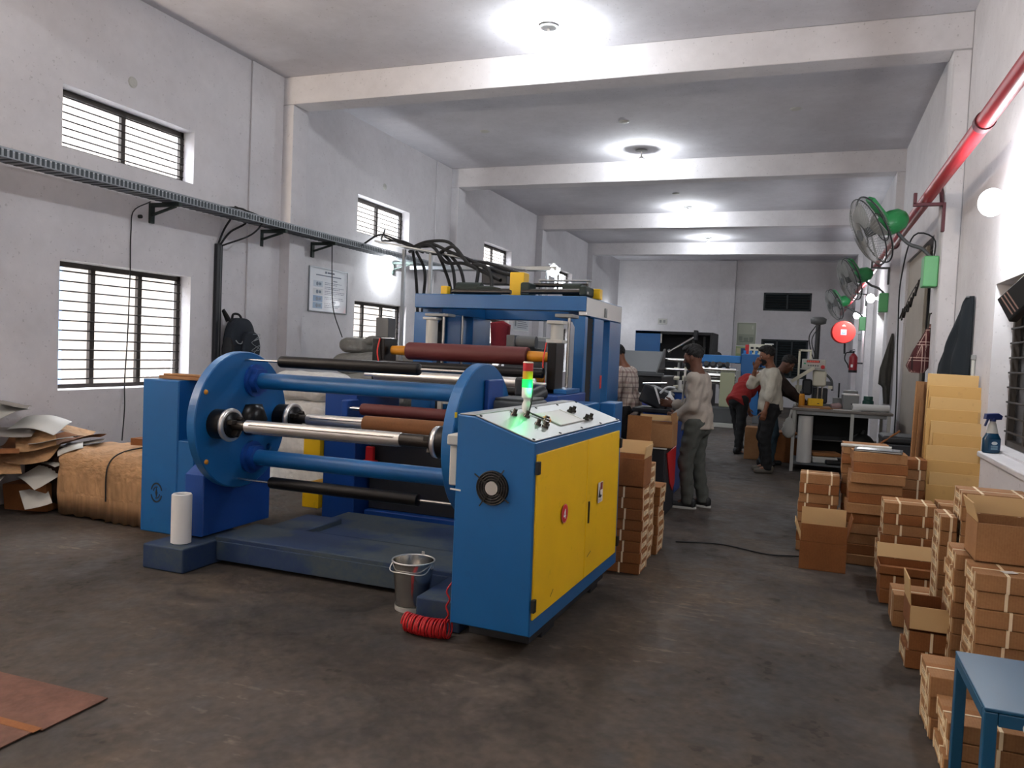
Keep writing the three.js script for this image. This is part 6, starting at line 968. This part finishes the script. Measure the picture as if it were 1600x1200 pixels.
{ const t = thing('yellow_box', 'small open yellow box on the work table beside the orange bottle', 'box', [0.13, tt + 0.035, -12.05], 0.1); put(t, 'tray', M.yellow, [box(-0.1, 0.1, 0, 0.006, -0.06, 0.06, 0.001), box(-0.1, 0.1, 0, 0.1, 0.054, 0.06, 0.001), box(-0.1, 0.1, 0, 0.1, -0.06, -0.054, 0.001), box(-0.1, -0.094, 0, 0.1, -0.06, 0.06, 0.001), box(0.094, 0.1, 0, 0.1, -0.06, 0.06, 0.001)]); put(t, 'mark', M.black, box(0.02, 0.05, 0.03, 0.04, 0.06, 0.0612, 0)); }
tag(put(scene, 'tan_board', M.card, [cb(0.42, 0.03, 0.3, 0.12, tt + 0.016, -12.0, 0, 0.08, 0, 0.003)]), 'flat tan board under the orange bottle and yellow box', 'board').position.y = 0;
for (const [x, y, z, w, d, m, l, r] of [[0.02, 0, -11.88, 0.34, 0.1, M.paper, 'white sheet at the front edge of the work table', 0.1], [0.4, 0.0, -12.1, 0.2, 0.2, M.cardDark, 'brown flap beside the yellow box on the work table', 0.4], [0.55, 0, -11.93, 0.36, 0.16, M.paper, 'pale sheet before the white tube on the work table', -0.05]]) tag(put(scene, 'paper_sheet', m, cb(w, 0.004, d, x, tt + 0.003 + y, z, 0, r, 0, 0.001)), l, 'paper');
tag(put(scene, 'cloth_scrap', M.clothPink ?? mat('clothPink', 0xb89a98, 0.9, 0, { map: clothMap }), cb(0.14, 0.06, 0.12, 0.42, tt + 0.035, -12.32, 0.2, 0.3, 0.2, 0.03)), 'crumpled pale pink cloth on the work table', 'cloth');
{ const t = thing('grey_box', 'grey box with a white lid on the work table', 'box', [0.60, tt, -12.32], 0.15); put(t, 'box', M.grey, box(-0.1, 0.1, 0, 0.2, -0.1, 0.1, 0.006)); put(t, 'lid', M.white, box(-0.105, 0.105, 0.201, 0.222, -0.105, 0.105, 0.005)); put(t, 'print', M.black, cb(0.06, 0.012, 0.002, 0.02, 0.07, 0.101, 0, 0, -0.5, 0)); }
{ const t = thing('green_canister', 'dark green canister near the wall end of the work table', 'canister', [0.84, tt, -12.34]); mat('greenDark', 0x1d4a42, 0.5); put(t, 'can', M.greenDark, turned([0, 0, 0], [0, 1, 0], [[0, 0], [0, 0.075], [0.13, 0.075], [0.145, 0.06], [0.145, 0]], 24)); put(t, 'lid', M.greenDark, turned([0, 0.146, 0], [0, 1, 0], [[0, 0.062], [0.05, 0.062], [0.055, 0.05], [0.055, 0]], 24)); }
{ const t = thing('paper_tube', 'thick white paper tube lying along the front of the work table', 'tube', [0, 0, 0]); put(t, 'tube', M.white, turned([0.62, tt + 0.052, -11.95], [1.10, tt + 0.052, -12.0], [[0, 0.03], [0, 0.05], [0.47, 0.05], [0.47, 0.03]], 26)); put(t, 'hollow', M.black, cyl([0.621, tt + 0.052, -11.95], [0.64, tt + 0.052, -11.952], 0.03, 0.03, 20)); }
{
  const t = thing('sealing_machine', 'cream and grey sealing machine with a red display on the work table', 'machine', [0.0, 0, -12.55]);
  put(t, 'base', M.greyDark, box(-0.1, 0.42, tt, tt + 0.05, -0.3, 0.12, 0.01));
  putEach(t, 'frame_post', M.cream, [box(-0.135, -0.105, tt, 1.74, 0.0, 0.03, 0.006), box(-0.135, 0.05, 1.71, 1.74, 0.0, 0.03, 0.006), box(0.02, 0.05, 1.48, 1.71, 0.0, 0.03, 0.006)]);
  put(t, 'control_panel', M.greyPale, [box(-0.08, 0.25, 1.46, 1.60, -0.1, 0.1, 0.01), box(-0.1, 0.27, 1.44, 1.46, -0.12, 0.12, 0.005)]);
  const pan = put(t, 'panel_face', new THREE.MeshStandardMaterial({ roughness: 0.45, map: canvasTex(192, 80, (c) => { c.fillStyle = '#b9b7ae'; c.fillRect(0, 0, 192, 80); c.fillStyle = '#7a1f22'; c.fillRect(34, 6, 112, 22); c.fillStyle = '#ff6a5a'; for (let i = 0; i < 6; i++) c.fillRect(40 + i * 17, 9, 12, 16); c.fillStyle = '#3c9c6a'; c.fillRect(10, 32, 18, 12); c.fillStyle = '#555'; for (let i = 0; i < 5; i++) { c.beginPath(); c.arc(52 + i * 20, 56, 7, 0, 7); c.fill(); } c.fillStyle = '#d7b0aa'; c.fillRect(70, 34, 60, 8); }) }), new THREE.PlaneGeometry(0.31, 0.125).translate(0.085, 1.53, 0.1015), true);
  pan.userData.label = 'panel with red display';
  put(t, 'emergency_button', M.red, cyl([0.21, 1.49, 0.101], [0.21, 1.49, 0.14], 0.028));
  put(t, 'seal_head', M.cream, [box(0.08, 0.27, 1.20, 1.435, -0.08, 0.1, 0.03)]);
  put(t, 'feed_chute', M.greyPale, [at(cb(0.36, 0.02, 0.26, 0, 0, 0), -0.06, 1.36, 0.02, 0, 0, 0.62)]); put(t, 'chute_side', M.cream, [at(cb(0.38, 0.05, 0.012, 0, 0, 0), -0.06, 1.365, 0.155, 0, 0, 0.62)]);
  put(t, 'motor_body', M.plasticDark, [box(-0.06, 0.08, 1.06, 1.3, -0.15, 0.05, 0.03), box(0.1, 0.3, tt + 0.05, 1.18, -0.12, 0.02, 0.02)]);
  putEach(t, 'column', M.chrome, [cyl([0.16, tt + 0.05, 0.06], [0.16, 1.2, 0.06], 0.014), cyl([0.22, tt + 0.05, 0.06], [0.22, 1.2, 0.06], 0.014)]);
  put(t, 'guide_arm', M.greyDark, [tube([[0.27, 1.38, 0.0], [0.34, 1.3, 0.02], [0.36, 1.15, 0.05]], 0.018, 16, 7), box(0.26, 0.34, 1.22, 1.28, 0.04, 0.07, 0.004)]);
  putEach(t, 'small_box', M.cream, [box(-0.16, -0.02, 0.98, 1.2, -0.2, -0.05, 0.01), box(0.30, 0.36, 1.17, 1.22, 0.07, 0.10, 0.004)]);
}
{ const t = thing('ceiling_mount_pole', 'black pole with a broad cap rising behind the sealing machine', 'pole', [0.12, 0, -12.95]); put(t, 'pole', M.plasticDark, cyl([0, 0, 0], [0.0, 2.14, 0], 0.045, 0.035, 14)); put(t, 'cap', M.greyDark, turned([0, 2.13, 0], [0, 9, 0], [[0, 0.04], [0.02, 0.11], [0.09, 0.12], [0.12, 0.07], [0.12, 0]], 18)); putEach(t, 'cable', M.black, [tube([[-0.03, 2.12, 0.02], [-0.12, 1.95, 0.04], [-0.09, 1.75, 0.04], [-0.04, 1.6, 0.03]], 0.008, 20, 5), tube([[0.02, 2.12, 0.03], [-0.08, 1.9, 0.06], [-0.02, 1.65, 0.05]], 0.007, 20, 5)]); }
{ const t = thing('grey_machine', 'small grey bench grinder at the wall side of the table', 'machine', [0.62, tt, -12.75]); put(t, 'body', M.grey, box(-0.1, 0.1, 0, 0.26, -0.1, 0.1, 0.02)); put(t, 'lever', M.plasticDark, cyl([-0.16, 0, 0], [-0.16, 0.36, 0], 0.012)); put(t, 'lever_base', M.grey, box(-0.24, -0.1, 0, 0.14, -0.06, 0.06, 0.01)); }
// brown cartons on the floor behind the men
tag(put(scene, 'large_carton', M.card, box(-0.86, -0.5, 0, 0.50, -13.1, -12.78, 0.006)), 'large brown carton on the floor behind the man in cream', 'carton');
tag(put(scene, 'large_carton', M.cardDark, box(-0.46, -0.06, 0, 0.46, -13.15, -12.72, 0.006)), 'large dark carton on the floor under the near end of the work table', 'carton');
{ const t = thing('black_crate', 'black covered crate by the doorway behind the tall carton stack', 'crate', [0.98, 0, -9.5]); put(t, 'crate', M.plasticDark, box(-0.17, 0.15, 0, 0.72, -0.25, 0.22, 0.02)); put(t, 'cover', M.black, box(-0.19, 0.17, 0.721, 0.80, -0.27, 0.24, 0.03)); put(t, 'timber', M.cardDark, cyl([-0.25, 0.68, 0.26], [-0.02, 0.86, 0.2], 0.012, 0.012, 6)); }
tag(put(scene, 'floor_cable', M.black, tube([[-0.95, 0.008, -6.6], [-0.6, 0.008, -6.7], [-0.2, 0.008, -6.55], [0.02, 0.008, -6.62]], 0.006, 50, 6)), 'thin black cable lying across the aisle floor toward the open carton', 'cable');
// ------------------------------------------------------------------ black and red unit with open carton, behind the control cabinet
{
  const t = thing('black_unit', 'black floor unit with a red side sheet under the flapped open carton', 'machine', [0, 0, 0]);
  put(t, 'case', M.plasticDark, box(-1.56, -1.22, 0, 0.66, -8.15, -7.5, 0.01)); put(t, 'top_edge', M.greyPale, box(-1.56, -1.21, 0.661, 0.672, -7.53, -7.49, 0.002)); put(t, 'white_strip', M.white, box(-1.365, -1.345, 0.44, 0.60, -7.499, -7.494, 0.001));
  put(t, 'red_sheet', M.red, [extr([[0, 0.64], [0.0, 0.26], [-0.12, 0.2], [-0.3, 0.3], [-0.55, 0.62]], 0.008).rotateY(PI / 2).translate(-1.217, 0, -8.1)]);
}
openCarton('open carton with raised flaps on the black and red unit', -1.55, -1.17, 0.675, 0.225, -7.52, 0.34, [null, PI / 2 + 0.2, null, PI / 2 - 0.15], [0.1, 0.06, 0.1, 0.10], {});
{ const t = thing('cardboard_sheet', 'tan cardboard flap standing behind the yellow cabinet corner', 'cardboard', [-1.43, 0.0, -7.2], 0.15); put(t, 'panel', M.cardPale, cb(0.22, 0.99, 0.008, 0, 0.497, 0, 0, 0, -0.02, 0.002)); }
// ------------------------------------------------------------------ blue bench with tools before the grey-shirted man
{
  const t = thing('tool_bench', 'dark blue bench machine loaded with metal spouts in front of the grey-shirted man', 'machine', [0, 0, 0]);
  put(t, 'cabinet', M.blueDeep, box(-1.72, -1.34, 0, 0.90, -9.4, -8.95, 0.01)); put(t, 'deck', M.plasticDark, box(-1.86, -1.34, 0.901, 0.95, -9.45, -8.93, 0.01));
  put(t, 'hopper', M.plasticDark, [at(cb(0.34, 0.22, 0.3, 0, 0, 0, 0, 0, 0, 0.03), -1.62, 1.07, -9.15, 0, 0, -0.35)]);
  putEach(t, 'spout', M.white, [at(cb(0.02, 0.2, 0.03, 0, 0, 0), -1.58, 1.10, -8.97, 0, 0, 0.35), tube([[-1.55, 1.13, -8.95], [-1.47, 1.2, -8.94], [-1.38, 1.2, -8.94]], 0.014, 14, 6)]);
  put(t, 'funnel', M.white, turned([-1.44, 1.16, -8.95], [-1.44, 0, -8.95], [[0, 0.012], [0.04, 0.016], [0.08, 0.05], [0.1, 0.055]], 18));
  put(t, 'rod', M.chrome, cyl([-1.78, 1.22, -9.1], [-1.5, 1.24, -9.1], 0.014)); put(t, 'clamp', M.greyDark, box(-1.46, -1.38, 0.96, 1.06, -9.1, -8.98, 0.01));
  mat('drumBlue', 0x33408e, 0.45);
}
{ const t = thing('blue_drum', 'violet blue plastic drum standing behind the checked-shirt man', 'drum', [-1.98, 0, -9.95]); put(t, 'drum', M.drumBlue, turned([0, 0, 0], [0, 1, 0], [[0, 0], [0, 0.14], [0.3, 0.15], [0.32, 0.145], [0.34, 0.15], [0.9, 0.15], [1.02, 0.1], [1.02, 0]], 26)); put(t, 'cap', M.greyPale, cyl([0, 1.021, 0], [0, 1.07, 0], 0.06)); }
// ------------------------------------------------------------------ dark slitter with sloping table, mid hall
{
  const t = thing('dark_slitter', 'dark machine with a sloping grey table beyond the press frame', 'machine', [0, 0, 0]);
  mat('slopeGrey', 0x3f4348, 0.5);
  put(t, 'body', M.black, box(-2.75, -1.90, 0, 1.26, -12.2, -11.02, 0.015)); put(t, 'rail', M.greyDark, [box(-2.75, -1.88, 1.261, 1.31, -11.1, -11.0, 0.006)]);
  put(t, 'sloping_table', M.slopeGrey, [at(cb(0.78, 0.02, 0.62, 0, 0, 0), -2.38, 1.46, -11.4, 0.5, 0, 0)]);
  putEach(t, 'side_cheek', M.black, [extr([[0, 1.31], [0.62, 1.31], [0.62, 1.66], [0.56, 1.66]], 0.02).rotateY(PI / 2).translate(-1.99, 0, -11.05)]);
  putEach(t, 'guide_roller', M.chrome, [cyl([-2.0, 1.50, -11.75], [-1.5, 1.50, -11.75], 0.025), cyl([-2.0, 1.36, -11.6], [-1.52, 1.36, -11.6], 0.022)]);
}
{
  const t = thing('winding_machine', 'pale winding machine crowded with clamps and reels, left of the far blue machine', 'machine', [0, 0, 0]);
  put(t, 'bed', M.blueDeep, box(-1.88, -1.46, 0, 1.02, -12.5, -11.9, 0.01)); put(t, 'deck', M.greyPale, box(-1.9, -1.44, 1.021, 1.05, -12.5, -11.86, 0.005));
  putEach(t, 'clamp', M.cream, Array.from({ length: 12 }, (_, i) => { const x = -1.84 + (i % 4) * 0.115, y = 1.10 + Math.floor(i / 4) * 0.13; return [cb(0.08, 0.04, 0.1, x + rr(-0.01, 0.01), y, -11.98 + rr(-0.08, 0.06), rr(-0.3, 0.3), rr(-0.4, 0.4), rr(-0.3, 0.3), 0.01), cb(0.05, 0.08, 0.05, x, y, -12.0, 0, rr(-1, 1), 0, 0.01)][i % 2]; }));
  putEach(t, 'upright', M.grey, [box(-1.86, -1.83, 1.05, 1.46, -12.2, -12.16, 0.004), box(-1.52, -1.49, 1.05, 1.46, -12.2, -12.16, 0.004)]);
  putEach(t, 'reel', M.plasticDark, [0, 1, 2].map((i) => turned([-1.76 + i * 0.12, 1.42, -12.0], [9, 1.42, -12.0], [[0, 0], [0, 0.05], [0.03, 0.05], [0.03, 0]], 16)));
  putEach(t, 'spool', M.white, [cyl([-1.78, 1.051, -11.95], [-1.78, 1.2, -11.95], 0.035, 0.03), cyl([-1.58, 1.051, -11.93], [-1.58, 1.16, -11.93], 0.045, 0.03)]);
}
// ------------------------------------------------------------------ far blue printing machine
{
  const t = thing('printing_machine', 'long bright blue machine with steel rollers and dark hand wheels in the far hall', 'machine', [0, 0, 0]);
  mat('blueBright', 0x2f7fc4, 0.45);
  put(t, 'top_beam', M.blueBright, box(-2.3, -1.42, 1.46, 1.63, -18.7, -18.5, 0.015));
  putEach(t, 'end_frame', M.blue, [box(-1.41, -1.0, 0.3, 1.68, -19.3, -18.45, 0.02), box(-0.98, -0.78, 0.2, 1.5, -19.2, -18.6, 0.02), box(-2.45, -2.31, 0.1, 1.55, -19.2, -18.5, 0.02)]);
  putEach(t, 'hand_wheel', M.blackGloss, [-2.17, -2.02, -1.87, -1.70].map((x) => cyl([x, 1.43, -18.40], [x, 1.41, -18.48], 0.055, 0.045, 14)));
  putEach(t, 'roller', M.chrome, [[1.30, 0.06], [1.16, 0.07], [1.02, 0.06]].map(([y, r]) => cyl([-2.3, y, -18.45], [-1.5, y, -18.45], r, r, 20)));
  put(t, 'cream_panel', mat('panelGreen', 0xa9ad8f, 0.55), box(-1.84, -1.52, 0.46, 1.24, -18.38, -18.33, 0.02));
  putEach(t, 'column', M.grey, [box(-1.5, -1.40, 0.0, 1.30, -18.44, -18.34, 0.008), box(-2.4, -2.28, 0, 0.9, -18.5, -18.38, 0.008)]);
  put(t, 'base', M.greyDark, box(-2.35, -1.5, 0.0, 0.42, -19.2, -18.45, 0.02)); put(t, 'floor_rail', M.greyPale, box(-2.5, -1.3, 0.0, 0.09, -18.42, -18.28, 0.006));
  putEach(t, 'valve', M.blueBright, [-1.35, -1.22, -1.1].map((x) => cyl([x, 1.681, -18.6], [x, 1.76, -18.6], 0.03)));
}
{ const t = thing('operator_console', 'cream control console with green lamps and a red edge, beside the poster', 'cabinet', [0, 0, 0]); put(t, 'case', M.cream, box(-1.36, -0.84, 1.46, 1.94, -20.25, -20.0, 0.01)); put(t, 'red_edge', M.red, box(-1.45, -1.362, 1.40, 1.92, -20.25, -20.0, 0.01)); put(t, 'stand', M.grey, box(-1.2, -1.0, 0, 1.459, -20.2, -20.08, 0.01)); putEach(t, 'indicator', M.black, Array.from({ length: 8 }, (_, i) => box(-1.32 + (i % 4) * 0.12, -1.25 + (i % 4) * 0.12, 1.82 - Math.floor(i / 4) * 0.09, 1.87 - Math.floor(i / 4) * 0.09, -19.998, -19.985, 0.004))); putEach(t, 'green_lamp', M.lensGreen, [box(-1.32, -1.2, 1.60, 1.66, -19.998, -19.985, 0.004), box(-1.15, -1.06, 1.60, 1.66, -19.998, -19.985, 0.004), box(-1.32, -1.2, 1.51, 1.56, -19.998, -19.985, 0.004)]); put(t, 'lamp_cover', M.white, box(-1.0, -0.8, 1.942, 1.965, -20.22, -20.02, 0.004)); }
{ // large dark housing with a blue door
  const t = thing('machine_housing', 'large dark machine housing with a blue door at the far wall', 'machine', [0, 0, 0]); const z = -21.2;
  put(t, 'blue_door', M.blue, box(-4.42, -3.74, 0, 2.22, z - 0.06, z, 0.01)); put(t, 'door_edge', M.greyPale, box(-3.738, -3.70, 1.9, 2.2, z - 0.04, z, 0.004));
  put(t, 'case', M.black, [box(-4.42, -2.36, 0, 2.22, z - 1.3, z - 1.22, 0.01), box(-2.44, -2.36, 0, 2.22, z - 1.22, z, 0.01), box(-4.42, -2.44, 2.14, 2.22, z - 1.22, z, 0.01), box(-3.7, -2.44, 0, 1.0, z - 1.2, z - 0.1, 0.01)]);
  putEach(t, 'inner_frame', M.greyDark, [box(-3.0, -2.94, 1.0, 2.14, z - 0.8, z - 0.74, 0.005), box(-2.7, -2.64, 1.0, 2.14, z - 0.8, z - 0.74, 0.005), box(-3.1, -2.5, 1.5, 1.56, z - 0.8, z - 0.74, 0.005), ...[0, 1, 2, 3].map((i) => box(-2.98 + i * 0.1, -2.92 + i * 0.1, 1.58, 1.85, z - 0.7, z - 0.66, 0.004))]);
  put(t, 'roller', M.chrome, [cyl([-3.42, 1.68, z + 0.35], [-2.76, 2.10, z + 0.3], 0.035), cyl([-3.44, 1.66, z + 0.35], [-3.38, 1.70, z + 0.35], 0.07)]); put(t, 'roller_bracket', M.plasticDark, box(-2.82, -2.74, 2.0, 2.26, z + 0.0, z + 0.34, 0.01));
}
{ // posters and switch plates at the far end
  const p1 = thing('poster', 'large pale green poster on the far wall right of the pillar', 'poster', [-2.02, 2.42, ZF + 0.004]);
  put(p1, 'sheet', new THREE.MeshStandardMaterial({ roughness: 0.7, map: canvasTex(128, 160, (c) => { c.fillStyle = '#9ba191'; c.fillRect(0, 0, 128, 160); c.fillStyle = '#b4baa8'; c.fillRect(10, 10, 108, 70); c.fillStyle = '#7d8579'; for (const [x, y, w, h] of [[14, 96, 26, 30], [48, 104, 30, 26], [86, 100, 28, 30], [20, 128, 88, 8]]) c.fillRect(x, y, w, h); c.fillStyle = '#c8ccc0'; c.fillRect(100, 20, 10, 24); }) }), new THREE.PlaneGeometry(0.62, 0.78).translate(0, 0, 0.006), true); put(p1, 'backing', M.white, box(-0.33, 0.33, -0.41, 0.41, 0, 0.004, 0.001));
  const p2 = thing('poster', 'small colourful poster with a dark foot just below the pale poster', 'poster', [-2.06, 1.70, ZF + 0.004]);
  put(p2, 'sheet', new THREE.MeshStandardMaterial({ roughness: 0.7, map: canvasTex(96, 96, (c) => { c.fillStyle = '#aebd8c'; c.fillRect(0, 0, 96, 96); c.fillStyle = '#2f5f8f'; c.fillRect(30, 10, 34, 60); c.fillStyle = '#4aa68c'; c.fillRect(64, 8, 28, 36); c.fillStyle = '#20242a'; c.fillRect(0, 74, 96, 22); c.fillStyle = '#d8d2a8'; c.fillRect(4, 10, 22, 30); }) }), new THREE.PlaneGeometry(0.56, 0.6).translate(0, 0, 0.006), true); put(p2, 'backing', M.white, box(-0.29, 0.29, -0.31, 0.31, 0, 0.004, 0.001));
  const s = thing('switch_plate', 'small pale double switch plate on the far wall above the dark housing', 'switch', [-4.9, 2.78, ZF + 0.001]); put(s, 'plate', M.greyPale, box(-0.16, 0.16, -0.1, 0.1, 0, 0.02, 0.006)); putEach(s, 'rocker', M.grey, [box(-0.1, -0.03, -0.05, 0.05, 0.0205, 0.03, 0.003), box(0.03, 0.1, -0.05, 0.05, 0.0205, 0.03, 0.003)]);
  const n = thing('notice_board', 'white notice with fine lines on the left wall in the third bay', 'sign', [WX + 0.002, 2.28, -17.95], PI / 2);
  put(n, 'sheet', new THREE.MeshStandardMaterial({ roughness: 0.5, map: canvasTex(160, 96, (c) => { c.fillStyle = '#c4c8cc'; c.fillRect(0, 0, 160, 96); c.fillStyle = '#6b7078'; for (let i = 0; i < 9; i++) c.fillRect(38, 10 + i * 9, 90 + (i * 37) % 26, 3); c.fillRect(12, 10, 16, 30); c.fillRect(12, 54, 16, 26); }) }), new THREE.PlaneGeometry(1.06, 0.5).translate(0, 0, 0.008), true); put(n, 'backing', M.white, box(-0.55, 0.55, -0.27, 0.27, 0, 0.006, 0.001));
}
scene.traverse((o) => { if (o.isMesh) o.castShadow = o.receiveShadow = true; });
renderer.render(scene, camera);
